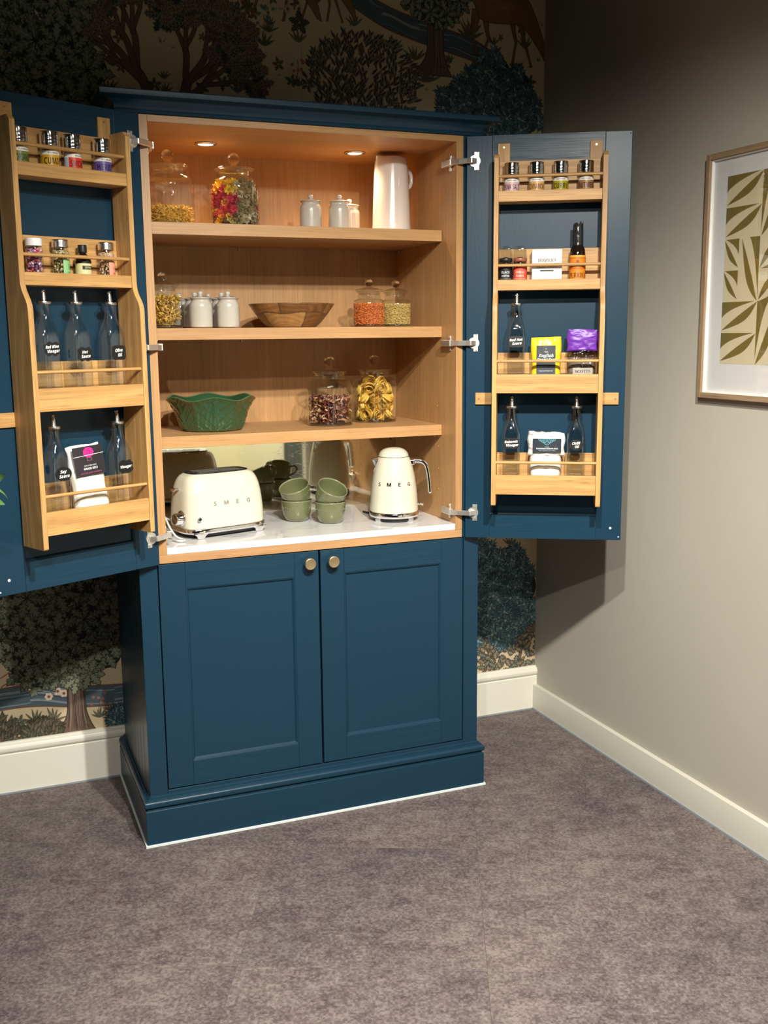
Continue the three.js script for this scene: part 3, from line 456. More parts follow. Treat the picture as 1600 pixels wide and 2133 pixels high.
// ---------- oak racks on the open doors ----------
const RACK = { s0: 0.087, s1: 0.424, y0: 1.003, y1: 2.068, up: 0.082, low: 0.112, th: 0.0145,
  shelf: [{ b: 1.929, t: 1.961, rail: 2.004, back: 2.056 }, { b: 1.667, t: 1.699, rail: 1.742, back: 1.794 }, { b: 1.355, t: 1.413, rail: 1.453, back: 1.477 }, { b: 1.039, t: 1.100, rail: 1.139, back: 1.161 }] };
for (const k of ['l', 'r']) {
  const h = HINGE[k], X = h.dir, B = RACK.y0;
  const t = thing('door_rack', k === 'l' ? 'oak spice rack with curved sides on the left cupboard door' : 'oak spice rack with curved sides on the right cupboard door', 'spice rack', [h.x, B, h.z], h.a, 'oak racks on the cupboard doors');
  const side = new THREE.Shape(); const H = RACK.y1 - B;                // outline: x = depth from the door, y = height
  side.moveTo(0.0085, 0); side.lineTo(RACK.low - 0.006, 0); side.quadraticCurveTo(RACK.low, 0, RACK.low, 0.006); side.lineTo(RACK.low, 1.600 - B);
  side.bezierCurveTo(RACK.low, 1.640 - B, RACK.up, 1.640 - B, RACK.up, 1.682 - B); side.lineTo(RACK.up, H - 0.012); side.lineTo(RACK.up - 0.012, H); side.lineTo(0.0085, H); side.closePath();
  for (const s of [RACK.s0, RACK.s1 - RACK.th]) {
    const g = extrude(side, RACK.th, 0.0008, 16); g.rotateY(-Math.PI / 2); g.translate(RACK.th, 0, 0);   // extrusion runs towards -x, then back over the panel's own place
    g.translate(X > 0 ? s : -s - RACK.th, 0, 0); metreUV(g, 'y', rr(0, 1), rr(0, 0.4)); part('side_panel', g, M.oak, t);
  }
  const a = RACK.s0 + RACK.th - 0.0004, b = RACK.s1 - RACK.th + 0.0004, lo = X > 0 ? a : -b, hi = X > 0 ? b : -a;
  RACK.shelf.forEach((q, i) => {
    const d = i < 2 ? RACK.up : RACK.low;
    part('shelf', span(lo, hi, q.b - B, q.b + 0.012 - B, 0.009, d - 0.0125, 'x', 0.0008), M.oak, t);
    part('front_board', span(lo, hi, q.b - B, q.t - B, d - 0.0135, d - 0.0006, 'x', 0.0014), M.oak, t);
    part('back_board', span(lo, hi, q.b + 0.012 - B, q.back - B, 0.0085, 0.0165, 'x', 0.001), M.oak, t);
    part('rail', metreUV(new THREE.CylinderGeometry(0.0046, 0.0046, hi - lo, 14).rotateZ(Math.PI / 2).translate((lo + hi) / 2, q.rail - B, d - 0.011), 'x'), M.oak, t);
  });
  for (const [s0, s1] of [[0.096, 0.133], [0.374, 0.411]]) {
    const c = sub('hanging_strip', t); part('strip', span(X > 0 ? s0 : -s1, X > 0 ? s1 : -s0, 1.93 - B, 2.110 - B, 0.0008, 0.0084, 'y', 0.0012), M.oak, c);
    part('screw', new THREE.CylinderGeometry(0.0028, 0.0028, 0.001, 12).rotateX(Math.PI / 2).translate(X * (s0 + s1) / 2, 2.098 - B, 0.0086), M.brass, c);
  }
  const c = sub('fixing_batten', t); for (const [s0, s1] of [[0.031, 0.094], [0.417, 0.48]]) part('batten', span(X > 0 ? s0 : -s1, X > 0 ? s1 : -s0, 1.3135 - B, 1.351 - B, 0.0008, 0.0080, 'x', 0.0012), M.oak, c);
  for (const s of [0.042, 0.470]) part('screw', new THREE.CylinderGeometry(0.0028, 0.0028, 0.001, 12).rotateX(Math.PI / 2).translate(X * s, 1.332 - B, 0.0086), M.brass, c);
}
const shelfTop = (i) => RACK.shelf[i].b + 0.0122;
function onRack(k, s, i, w) { const p = doorFrame(k)(s, shelfTop(i), w); return { at: [p.x, p.y, p.z], turn: HINGE[k].a }; }

// ---------- labels ----------
const print = (w, h, draw, extra = {}) => std({ map: canvasTexture(w, h, draw), roughness: 0.55, ...extra });
const put = (g, text, x, y, size, col, font = 'bold {}px sans-serif', align = 'center', max) => { g.font = font.replace('{}', size); g.fillStyle = col; g.textAlign = align; g.textBaseline = 'middle'; max ? g.fillText(text, x, y, max) : g.fillText(text, x, y); };
// a wrapped paper label: part of a cylinder that faces +z, spanning ang radians
function wrapLabel(r, y0, y1, ang, turn = 0) { const g = new THREE.CylinderGeometry(r, r, y1 - y0, 32, 1, true, -ang / 2 + turn, ang); g.translate(0, (y0 + y1) / 2, 0); return g; }
const chalk = (lines, dy = 0) => print(256, 192, (g, w, h) => {
  g.fillStyle = '#08080a'; g.fillRect(0, 0, w, h); g.save(); g.translate(w / 2, h / 2 + dy); g.rotate(-0.06);
  lines.forEach((l, i) => { const y = (i - (lines.length - 1) / 2) * 62; g.font = 'italic bold 58px sans-serif'; g.textAlign = 'center'; g.textBaseline = 'middle'; g.strokeStyle = '#e9e9e4'; g.fillStyle = '#f4f4ef'; g.lineWidth = 1.5; g.fillText(l, i ? 8 : -4, y, 226); g.strokeText(l, i ? 8 : -4, y, 226); });
  g.restore();
}, { roughness: 0.5 });
function plaque(kind, w, h) {                                            // outlines of the chalk labels: wavy frame, oval or rounded
  const s = new THREE.Shape(), N = 72;
  for (let i = 0; i <= N; i++) {
    const t = i / N * Math.PI * 2, c = Math.cos(t), n = Math.sin(t); let x, y;
    if (kind === 'oval') { x = c * w / 2; y = n * h / 2; } else { const f = Math.pow(Math.pow(Math.abs(c), 5) + Math.pow(Math.abs(n), 5), -0.2); x = f * c * w / 2; y = f * n * h / 2; if (kind === 'wavy') { x *= 1 - 0.06 * Math.cos(t * 8) * 0.9; y *= 1 - 0.09 * Math.cos(t * 8 + 0.5); } }
    i ? s.lineTo(x, y) : s.moveTo(x, y);
  }
  return fitUV(extrude(s, 0.0009), -w / 2, -h / 2, w / 2, h / 2);
}

// ---------- oil and vinegar bottles ----------
const bottleParts = {
  body: loft([[0.001, 0.001, 0.0006, 4], [0.0235, 0.0235, 0.0006, 5], [0.0262, 0.0262, 0.003, 6], [0.0270, 0.0270, 0.008, 6.5], [0.0272, 0.0272, 0.05, 6.5], [0.0272, 0.0272, 0.10, 6.5], [0.0272, 0.0272, 0.165, 6], [0.0270, 0.0270, 0.174, 5.4], [0.0264, 0.0264, 0.182, 4.6], [0.0252, 0.0252, 0.190, 3.8], [0.0232, 0.0232, 0.198, 3.1], [0.0208, 0.0208, 0.206, 2.6], [0.0184, 0.0184, 0.214, 2.2], [0.0164, 0.0164, 0.222, 2], [0.0150, 0.0150, 0.230, 2], [0.0142, 0.0142, 0.240, 2], [0.0139, 0.0139, 0.2505, 2], [0.0152, 0.0152, 0.2512, 2], [0.0152, 0.0152, 0.2545, 2]], 56),
  base: loft([[0.0005, 0.0005, 0.0042, 3], [0.018, 0.018, 0.0040, 5], [0.0245, 0.0245, 0.0032, 6], [0.0255, 0.0255, 0.0042, 6], [0.0225, 0.0225, 0.0075, 5], [0.0005, 0.0005, 0.0085, 3]], 48),
  ring: lathe([[0, 0.2545], [0.0166, 0.2545], [0.0178, 0.2555], [0.0178, 0.2610], [0.0165, 0.2625], [0.0085, 0.2628], [0.0072, 0.264], [0.0056, 0.2795], [0.0050, 0.2845], [0.0036, 0.2850], [0, 0.2850]], 36),
  flap: merge([new RoundedBoxGeometry(0.007, 0.0014, 0.009, 1, 0.0006).rotateX(-0.7).translate(0, 0.2872, 0.0005), new THREE.CylinderGeometry(0.0016, 0.0016, 0.009, 10).rotateZ(Math.PI / 2).translate(0, 0.2853, -0.003), tube([[0, 0.286, -0.004], [0, 0.289, -0.008], [0, 0.287, -0.0105]], 0.0014, 10, 8)]),
};
function makeBottle(label, text, kind, w, h, lx, ly, place) {
  const t = thing('oil_bottle', label, 'bottle', place.at, place.turn, 'square glass bottles with steel pourers on the door racks');
  part('body', bottleParts.body, M.glassBottle, t); part('base', bottleParts.base, M.glassSolid, t);
  const p = part('pourer', bottleParts.ring, M.steel, t, 'steel pourer'); part('flap', bottleParts.flap, M.steel, p);
  const l = part('chalk_label', plaque(kind, w, h), chalk(text), t, 'black label with white handwriting'); l.position.set(lx, ly, 0.0274);
  return t;
}
makeBottle('square glass bottle with wavy black label reading Red Wine Vinegar', ['Red Wine', 'Vinegar'], 'wavy', 0.042, 0.034, 0.0, 0.143, onRack('l', 0.348, 2, 0.056));
makeBottle('square glass bottle with wavy black label reading Hot Sauce, middle of the left rack', ['Hot', 'Sauce'], 'wavy', 0.042, 0.034, 0.003, 0.128, onRack('l', 0.259, 2, 0.056));
makeBottle('square glass bottle with rounded black label reading Olive Oil', ['Olive', 'Oil'], 'round', 0.041, 0.038, 0.003, 0.130, onRack('l', 0.157, 2, 0.056));
makeBottle('square glass bottle with oval black label reading Soy Sauce', ['Soy', 'Sauce'], 'oval', 0.047, 0.037, 0.004, 0.139, onRack('l', 0.343, 3, 0.056));
makeBottle('square glass bottle with wavy black label reading only Vinegar', ['Vinegar'], 'wavy', 0.043, 0.034, 0.003, 0.140, onRack('l', 0.154, 3, 0.056));
makeBottle('square glass bottle with black label reading Red Hot Sauce, beside a yellow pouch', ['Red Hot', 'Sauce'], 'round', 0.046, 0.034, 0, 0.145, onRack('r', 0.160, 2, 0.054));
makeBottle('square glass bottle with black label reading Balsamic Vinegar', ['Balsamic', 'Vinegar'], 'round', 0.047, 0.034, 0, 0.146, onRack('r', 0.149, 3, 0.054));
makeBottle('square glass bottle with oval black label reading Chilli Oil', ['Chilli', 'Oil'], 'oval', 0.044, 0.034, 0, 0.142, onRack('r', 0.349, 3, 0.054));

// ---------- spice jars with aluminium lids ----------
const spiceGeo = {
  body: lathe([[0, 0.0008], [0.0205, 0.0008], [0.0226, 0.003], [0.023, 0.006], [0.023, 0.058], [0.0222, 0.064], [0.0205, 0.0675], [0.0205, 0.071]], 40),
  fill: lathe([[0, 0.003], [0.0205, 0.003], [0.0216, 0.006], [0.0216, 0.056], [0, 0.0572]], 32),
  lid: lathe([[0.0208, 0.069], [0.0226, 0.069], [0.0228, 0.0715], [0.0222, 0.0725], [0.0228, 0.0735], [0.0228, 0.0800], [0.0223, 0.0808], [0.0228, 0.0816], [0.0228, 0.0885], [0.0223, 0.0893], [0.0228, 0.0901], [0.0228, 0.1025], [0.0220, 0.1045], [0.0195, 0.1050], [0, 0.1046]], 48),
};
const spiceLabel = (body, text, ink, side = body) => print(512, 192, (g, w, h) => {
  g.fillStyle = body; g.fillRect(0, 0, w, h); g.fillStyle = side; g.fillRect(0, 0, w * 0.16, h); g.fillStyle = '#efece4'; g.fillRect(0, 0, w, h * 0.20);
  put(g, 'SPICE ORGANIC', w / 2, h * 0.11, 22, '#22201e'); put(g, text, w / 2, h * 0.50, 84, ink, 'bold {}px sans-serif', 'center', w * 0.6); put(g, 'ground', w / 2, h * 0.84, 30, ink);
}, { roughness: 0.4 });
function spiceJar(label, lab, fillCol, place, twist = 0) {
  const t = thing('spice_jar', label, 'spice jar', place.at, place.turn, 'small spice jars on the top shelves of the door racks');
  part('body', spiceGeo.body, M.glass, t); part('spice', spiceGeo.fill, std({ color: C(...fillCol), roughness: 0.9 }), t); part('lid', spiceGeo.lid, M.chrome, t, 'ribbed aluminium lid');
  part('paper_label', wrapLabel(0.02325, 0.008, 0.057, 3.9, twist), lab, t);
}
spiceJar('spice jar with green label cut off by the left rack side', spiceLabel('#77803c', 'CORIANDER', '#20240e'), [0.10, 0.08, 0.03], onRack('l', 0.382, 0, 0.042), 0.1);
spiceJar('spice jar with yellow cumin label', spiceLabel('#d8a51d', 'CUMIN', '#2b220a'), [0.12, 0.08, 0.03], onRack('l', 0.298, 0, 0.042), -0.1);
spiceJar('spice jar with bright red label', spiceLabel('#dd3b2c', 'SMOKED', '#5a0d0a', '#c3cbe2'), [0.16, 0.03, 0.015], onRack('l', 0.234, 0, 0.042), 0.35);
spiceJar('spice jar with purple herbs label', spiceLabel('#6a56a0', 'HERBES', '#1c1440'), [0.06, 0.06, 0.03], onRack('l', 0.147, 0, 0.042), -0.05);
spiceJar('spice jar with pale pink salt label', spiceLabel('#d9b3b5', 'PINK SALT', '#54303a'), [0.35, 0.2, 0.17], onRack('r', 0.140, 0, 0.042));
spiceJar('spice jar with peach cinnamon label', spiceLabel('#dfae6e', 'CINNAMON', '#4f1f0d'), [0.14, 0.06, 0.03], onRack('r', 0.215, 0, 0.042));
spiceJar('spice jar with mustard green label', spiceLabel('#a99a16', 'CURRY', '#2c2806'), [0.2, 0.13, 0.02], onRack('r', 0.287, 0, 0.042));
spiceJar('spice jar with brown label nearest the free door edge', spiceLabel('#a17452', 'NUTMEG', '#33170a'), [0.1, 0.05, 0.03], onRack('r', 0.362, 0, 0.042));

// ---------- second shelf, left: topping jars and a small dark bottle ----------
const topJar = {
  body: lathe([[0, 0.0008], [0.0195, 0.0008], [0.0212, 0.003], [0.0215, 0.006], [0.0215, 0.070], [0.0205, 0.076], [0.0185, 0.080], [0.0185, 0.088]], 40),
  lid: (() => { const p = [[0.0185, 0.086], [0.0204, 0.086]]; for (let i = 0; i < 5; i++) p.push([0.0207, 0.088 + i * 0.003], [0.0201, 0.0895 + i * 0.003]); p.push([0.0205, 0.1035], [0.0195, 0.1055], [0, 0.1055]); return lathe(p, 40); })(),
};
function chips(n, make, cols, r, y0, y1, squash = 1) {                   // loose pieces packed in a jar as one mesh with vertex colours
  const gs = [];
  for (let i = 0; i < n; i++) {
    const g0 = make(i), g = g0.index ? g0.toNonIndexed() : g0; const q = new THREE.Quaternion().setFromEuler(new THREE.Euler(rr(0, 6.3) * squash, rr(0, 6.3), rr(0, 6.3) * squash)); g.applyQuaternion(q);
    const a = rr(0, 6.283), edge = rnd() < 0.75 ? rr(0.86, 1) : Math.sqrt(rnd()); const y = y0 + (y1 - y0) * (rnd() < 0.3 ? rr(0.85, 1) : rnd()); g.translate(Math.cos(a) * r * edge, y, Math.sin(a) * r * edge);
    const c = cols[Math.floor(rnd() * cols.length)], k = rr(0.8, 1.15), n2 = g.attributes.position.count, col = new Float32Array(n2 * 3); for (let j = 0; j < n2; j++) { col[j * 3] = c[0] * k; col[j * 3 + 1] = c[1] * k; col[j * 3 + 2] = c[2] * k; }
    for (const key of Object.keys(g.attributes)) if (!['position', 'normal'].includes(key)) g.deleteAttribute(key);
    g.setAttribute('color', new THREE.BufferAttribute(col, 3)); gs.push(g);
  }
  return mergeGeometries(gs, false);
}
const loose = std({ color: 0xffffff, vertexColors: true, roughness: 0.7 });
const stuff = (m) => { m.userData.kind = 'stuff'; return m; };
const pellet = () => new THREE.IcosahedronGeometry(0.0032, 0);
function toppingJar(label, cols, lidMat, lab, place, ang = 1.5, turn = 0.5) {
  const t = thing('topping_jar', label, 'jar', place.at, place.turn, 'small topping jars on the left door rack');
  part('body', topJar.body, M.glass, t); part('lid', topJar.lid, lidMat, t);
  stuff(part('filling', chips(430, pellet, cols, 0.0168, 0.005, 0.078), loose, t));
  if (lab) part('paper_label', wrapLabel(0.02175, 0.006, 0.055, ang, turn), lab, t);
}
toppingJar('jar of pink and purple sugar sprinkles with white lid', [[0.7, 0.35, 0.5], [0.85, 0.75, 0.8], [0.30, 0.12, 0.4], [0.75, 0.12, 0.08], [0.2, 0.1, 0.2]], M.plastic, null, onRack('l', 0.357, 1, 0.04));
toppingJar('topping jar with silver lid and pale green label', [[0.6, 0.45, 0.2], [0.35, 0.3, 0.12], [0.75, 0.68, 0.45], [0.2, 0.14, 0.07]], M.steel, print(256, 160, (g, w, h) => { g.fillStyle = '#8fc487'; g.fillRect(0, 0, w, h); g.fillStyle = '#6aa863'; g.fillRect(w * 0.32, h * 0.2, w * 0.36, h * 0.3); put(g, 'TOPPING', w / 2, h * 0.68, 30, '#4e7f48'); }), onRack('l', 0.284, 1, 0.04), 2.0, 0.75);
toppingJar('topping jar with silver lid and salmon pink label', [[0.7, 0.45, 0.25], [0.8, 0.6, 0.4], [0.5, 0.25, 0.12], [0.8, 0.72, 0.6]], M.steel, print(256, 160, (g, w, h) => { g.fillStyle = '#e39a83'; g.fillRect(0, 0, w, h); g.fillStyle = '#cf6f5c'; g.fillRect(w * 0.25, h * 0.56, w * 0.5, h * 0.1); put(g, 'TOPPING', w / 2, h * 0.36, 30, '#c05f50'); }), onRack('l', 0.150, 1, 0.04), 2.0, 0.75);
{ const pl = onRack('l', 0.220, 1, 0.04), t = thing('extract_bottle', 'small dark bottle with cream label between two topping jars', 'bottle', pl.at, pl.turn);
  part('body', lathe([[0, 0.0008], [0.0185, 0.0008], [0.0205, 0.003], [0.0208, 0.006], [0.0208, 0.056], [0.0195, 0.063], [0.014, 0.069], [0.0105, 0.073], [0.010, 0.078]], 40), M.darkGlass, t);
  part('cap', lathe([[0.010, 0.076], [0.0112, 0.076], [0.0115, 0.079], [0.0115, 0.094], [0.0105, 0.096], [0, 0.0962]], 32), M.black, t);
  part('paper_label', wrapLabel(0.02105, 0.006, 0.054, 3.4, -0.1), print(384, 192, (g, w, h) => { g.fillStyle = '#d9cf9a'; g.fillRect(0, 0, w, h); g.fillStyle = '#171411'; g.fillRect(0, 0, w, h * 0.12); g.fillRect(w * 0.34, h * 0.24, w * 0.5, h * 0.2); put(g, 'EXTRACT', w * 0.59, h * 0.34, 28, '#d9cf9a'); g.strokeStyle = '#171411'; g.lineWidth = 8; g.beginPath(); g.arc(w / 2, h * 1.0, 34, 0, 6.3); g.stroke(); g.fillStyle = '#171411'; g.beginPath(); g.arc(w / 2, h * 0.95, 12, 0, 6.3); g.fill(); }), t); }

// ---------- second shelf, right ----------
function grinder(label, matLow, cols, lab, place) {
  const t = thing('spice_grinder', label, 'grinder', place.at, place.turn, 'spice grinders on the right door rack');
  part('body', lathe([[0, 0.0008], [0.0195, 0.0008], [0.0212, 0.003], [0.0212, 0.066], [0.0195, 0.074], [0.0185, 0.078]], 40), M.glass, t);
  stuff(part('filling', chips(420, pellet, cols, 0.0165, 0.005, 0.064), loose, t));
  part('collar', lathe([[0.0185, 0.075], [0.0208, 0.077], [0.0208, 0.084], [0.019, 0.086]], 40), matLow, t);
  const cap = part('cap', loft([[0.0195, 0.0195, 0.084, 2], [0.0208, 0.0208, 0.086, 2.3], [0.0208, 0.0208, 0.100, 3], [0.0205, 0.0205, 0.110, 3], [0.0190, 0.0190, 0.118, 2.5], [0.0165, 0.0165, 0.1215, 2], [0.001, 0.001, 0.1222, 2]], 12), M.glass, t, 'faceted clear cap'); cap.geometry = toCreasedNormals(cap.geometry.toNonIndexed(), 0.3);
  part('grinding_head', lathe([[0, 0.084], [0.011, 0.084], [0.010, 0.0875], [0.004, 0.089], [0, 0.089]], 24), M.black, t);
  part('paper_label', wrapLabel(0.02145, 0.004, 0.060, 4.6), lab, t);
}
const grinderLabel = (bg, ink, a, b) => print(384, 192, (g, w, h) => { g.fillStyle = bg; g.fillRect(0, 0, w, h); put(g, a, w / 2, h * 0.3, 34, ink); put(g, b, w / 2, h * 0.5, 28, ink); for (let i = 0; i < 3; i++) { g.fillStyle = ink; g.globalAlpha = 0.6; g.fillRect(w * 0.3, h * (0.64 + i * 0.09), w * 0.4, 4); g.globalAlpha = 1; } });
grinder('clear capped grinder with black label and dark contents', M.black, [[0.02, 0.015, 0.012], [0.05, 0.035, 0.025]], grinderLabel('#121416', '#cfd4d6', 'BLACK', 'PEPPER'), onRack('r', 0.1245, 1, 0.04));
grinder('clear capped grinder with coral red label', std({ color: C(0.3, 0.1, 0.06), roughness: 0.4 }), [[0.35, 0.08, 0.04], [0.5, 0.2, 0.08]], grinderLabel('#d4523f', '#f3d2c6', 'CHILLI', 'FLAKES'), onRack('r', 0.1685, 1, 0.04));
{ const pl = onRack('r', 0.250, 1, 0.036), t = thing('carton', 'small white carton with black serif lettering beside the sauce bottle', 'carton', pl.at, pl.turn);
  const lab = print(384, 460, (g, w, h) => { g.fillStyle = '#ece8e0'; g.fillRect(0, 0, w, h); put(g, "BORWICK'S", w / 2, h * 0.30, 58, '#22201c', 'bold {}px serif', 'center', w * 0.62); g.strokeStyle = '#6f6b63'; g.lineWidth = 4; g.beginPath(); g.moveTo(w * 0.1, h * 0.44); g.quadraticCurveTo(w / 2, h * 0.34, w * 0.9, h * 0.44); g.stroke(); put(g, 'BAKING POWDER', w / 2, h * 0.48, 34, '#2e2b26', 'bold {}px serif', 'center', w * 0.7); g.fillStyle = '#2e2822'; g.fillRect(w * 0.27, h * 0.565, w * 0.46, h * 0.04); g.lineWidth = 3; g.strokeStyle = '#8d8a82'; for (let i = 0; i < 6; i++) for (const s of [-1, 1]) { g.beginPath(); g.arc(w / 2 + s * (30 + i * 22), h * (0.78 + 0.03 * (i % 2)), 22 + (i % 3) * 6, 0, 4.4); g.stroke(); } });
  const g = new RoundedBoxGeometry(0.091, 0.1095, 0.038, 2, 0.0012); g.translate(0, 0.0553, 0); part('box_body', g, std({ color: C(0.78, 0.76, 0.72), roughness: 0.6 }), t);
  part('print', new THREE.BoxGeometry(0.0888, 0.1072, 0.0006).translate(0, 0.0553, 0.0192), lab, t); }
{ const pl = onRack('r', 0.342, 1, 0.0415), t = thing('sauce_bottle', 'dark sauce bottle with orange label and torn black foil neck', 'bottle', pl.at, pl.turn);
  part('body', lathe([[0, 0.0008], [0.0225, 0.0008], [0.0243, 0.003], [0.0245, 0.006], [0.0245, 0.082], [0.0240, 0.094], [0.0225, 0.107], [0.017, 0.118], [0.0135, 0.128], [0.0122, 0.140], [0.0118, 0.150]], 44), M.darkGlass, t);
  part('neck_foil', surface((u, v) => { const a = -u * 6.2832, tear = 0.182 + 0.009 * (fbm(u * 9, 0.5, 9, 1, 2, 91) - 0.5) * 3.2 + 0.004 * Math.sin(u * 40); const y = 0.120 + v * (tear - 0.120), r = 0.0160 - 0.0010 * v + 0.0012 * (fbm(u * 12, v * 8, 12, 8, 2, 93) - 0.5); return [Math.cos(a) * r, y, Math.sin(a) * r]; }, 72, 24, true), phys({ color: C(0.02, 0.021, 0.023), roughness: 0.22, clearcoat: 0.8, side: THREE.DoubleSide }), t, 'crinkled black neck foil');
  part('cap', lathe([[0, 0.150], [0.0135, 0.150], [0.0135, 0.174], [0.012, 0.1765], [0, 0.1765]], 24), M.black, t);
  part('paper_label', wrapLabel(0.02475, 0.003, 0.090, 3.7), print(512, 384, (g, w, h) => { g.fillStyle = '#e0851d'; g.fillRect(0, 0, w, h); g.fillStyle = '#c9641a'; g.fillRect(0, h * 0.42, w, h * 0.06); g.fillStyle = '#f0b24a'; g.fillRect(0, 0, w, h * 0.05); g.strokeStyle = '#7a2c0c'; g.lineWidth = 5; g.strokeRect(w * 0.1, h * 0.1, w * 0.8, h * 0.28); g.fillStyle = '#a03a14'; g.beginPath(); g.arc(w / 2, h * 0.22, 26, 0, 6.3); g.fill(); put(g, 'PERRINS', w / 2, h * 0.68, 84, '#47180a', 'bold {}px serif', 'center', w * 0.62); g.fillStyle = '#f3c065'; g.beginPath(); g.ellipse(w / 2, h * 0.9, w * 0.3, h * 0.1, 0, 0, 6.3); g.fill(); put(g, 'SAUCE', w / 2, h * 0.9, 40, '#7a2c0c', 'bold {}px serif'); }), t); }

// ---------- bags and pouches ----------
// soft bag w x h x d: full at the foot, gathered flat at the top; crumple in metres
function bagGeo(w, h, d, crumple, sd, topFlat = 0.12, bulge = 0.5, q = 0.75) {
  const half = (sgn) => surface((u, v) => {
    const x = (u - 0.5) * 2, ed = Math.pow(Math.max(0, 1 - Math.pow(Math.abs(x), 4)), 0.5), full = topFlat + (1 - topFlat) * Math.pow(Math.max(0, 1 - Math.pow(v, 2.4)), bulge), foot = Math.min(1, Math.pow(v * 12 + 0.15, 0.5));
    const n = (fbm(u * 5 * q + sd, v * 7 * q + sd, 64, 64, 3, 101 + sd) - 0.5) * crumple * 2 * (0.35 + v), fold = Math.abs(fbm((u * 7 + v * 4) * q, (v * 9 - u * 3) * q, 64, 64, 2, 131 + sd) - 0.5) * crumple * 1.4;
    return [x * w / 2 * (0.97 + 0.03 * Math.sin(v * 9 + sd)) , 0.0006 + v * h + (v > 0.97 ? n * 0.6 : 0), sgn * (d / 2 * ed * full * foot + 0.0006) + (n - fold) * ed];
  }, 40, 48);
  const f = half(1), b = half(-1); const ix = b.index.array; for (let i = 0; i < ix.length; i += 3) { const q = ix[i]; ix[i] = ix[i + 1]; ix[i + 1] = q; } b.computeVertexNormals();
  return merge([f, b]);
}
// thin printed card that follows a bag's front
function cardGeo(w, h, bow, crumple, sd) { const f = (o) => surface((u, v) => [(u - 0.5) * w, v * h, -bow * Math.pow((u - 0.5) * 2, 2) + o + (fbm(u * 4 + sd, v * 4, 64, 64, 2, 151 + sd) - 0.5) * crumple], 16, 12); const a = f(0.0004), b = f(-0.0004); const ix = b.index.array; for (let i = 0; i < ix.length; i += 3) { const q = ix[i]; ix[i] = ix[i + 1]; ix[i + 1] = q; } b.computeVertexNormals(); return merge([a, b]); }
const fanCloth = print(256, 384, (g, w, h) => { g.fillStyle = '#e9e4d8'; g.fillRect(0, 0, w, h); g.strokeStyle = '#c9c1ae'; g.lineWidth = 3; for (let i = -5; i <= 5; i++) { g.beginPath(); g.moveTo(w / 2, h * 1.02); g.lineTo(w / 2 + i * 22, h * 0.80 + Math.abs(i) * 4); g.stroke(); } g.beginPath(); g.arc(w / 2, h * 1.02, h * 0.23, Math.PI, 0); g.stroke(); g.beginPath(); g.arc(w / 2, h * 0.66, 50, Math.PI, 0); g.stroke(); put(g, '~ ~ ~ ~', w / 2, h * 0.56, 26, '#d6cfbf'); });
const pleat = (g, cx, cy, r, n, col, w) => { g.strokeStyle = col; g.lineWidth = w; for (let i = 0; i < n; i++) { const a = i / n * 6.283; g.beginPath(); g.arc(cx + Math.cos(a) * r * 0.62, cy + Math.sin(a) * r * 0.55, r * 0.36, 0, 6.3); g.stroke(); } };
{ const pl = onRack('r', 0.2555, 3, 0.050), t = thing('rice_bag', 'white cloth rice bag with dark label and blue ring emblem on the right rack', 'bag', pl.at, pl.turn);
  part('bag', bagGeo(0.100, 0.146, 0.058, 0.004, 3, 0.75, 0.5), fanCloth, t);
  const top = part('folded_top', bagGeo(0.118, 0.074, 0.050, 0.009, 8, 0.55, 0.4), M.white, t); top.position.set(0.002, 0.104, 0.004);
  const c = part('card_label', cardGeo(0.088, 0.044, 0.002, 0.0008, 2), print(384, 192, (g, w, h) => { g.fillStyle = '#1d2733'; g.fillRect(0, 0, w, h); g.save(); g.beginPath(); g.rect(0, 0, w, h * 0.52); g.clip(); for (const [x, y, r] of [[192, 40, 44], [150, 14, 42], [234, 14, 42], [110, 0, 34], [274, 0, 34]]) { g.strokeStyle = '#5b9fae'; g.lineWidth = 7; g.beginPath(); g.arc(x, y, r, 0, 6.3); g.stroke(); g.lineWidth = 3; g.beginPath(); g.arc(x, y, r * 0.6, 0, 6.3); g.stroke(); } g.restore(); put(g, 'ITALIAN', w / 2, h * 0.60, 16, '#b9c7cc'); put(g, 'CARNAROLI RISOTTO RICE', w / 2, h * 0.72, 26, '#e8ecec', 'bold {}px sans-serif', 'center', w * 0.76); put(g, 'finest superfino grain 500 g', w / 2, h * 0.86, 17, '#a3b4ba'); }), t, 'dark navy card label'); c.position.set(0.004, 0.118, 0.0345); }
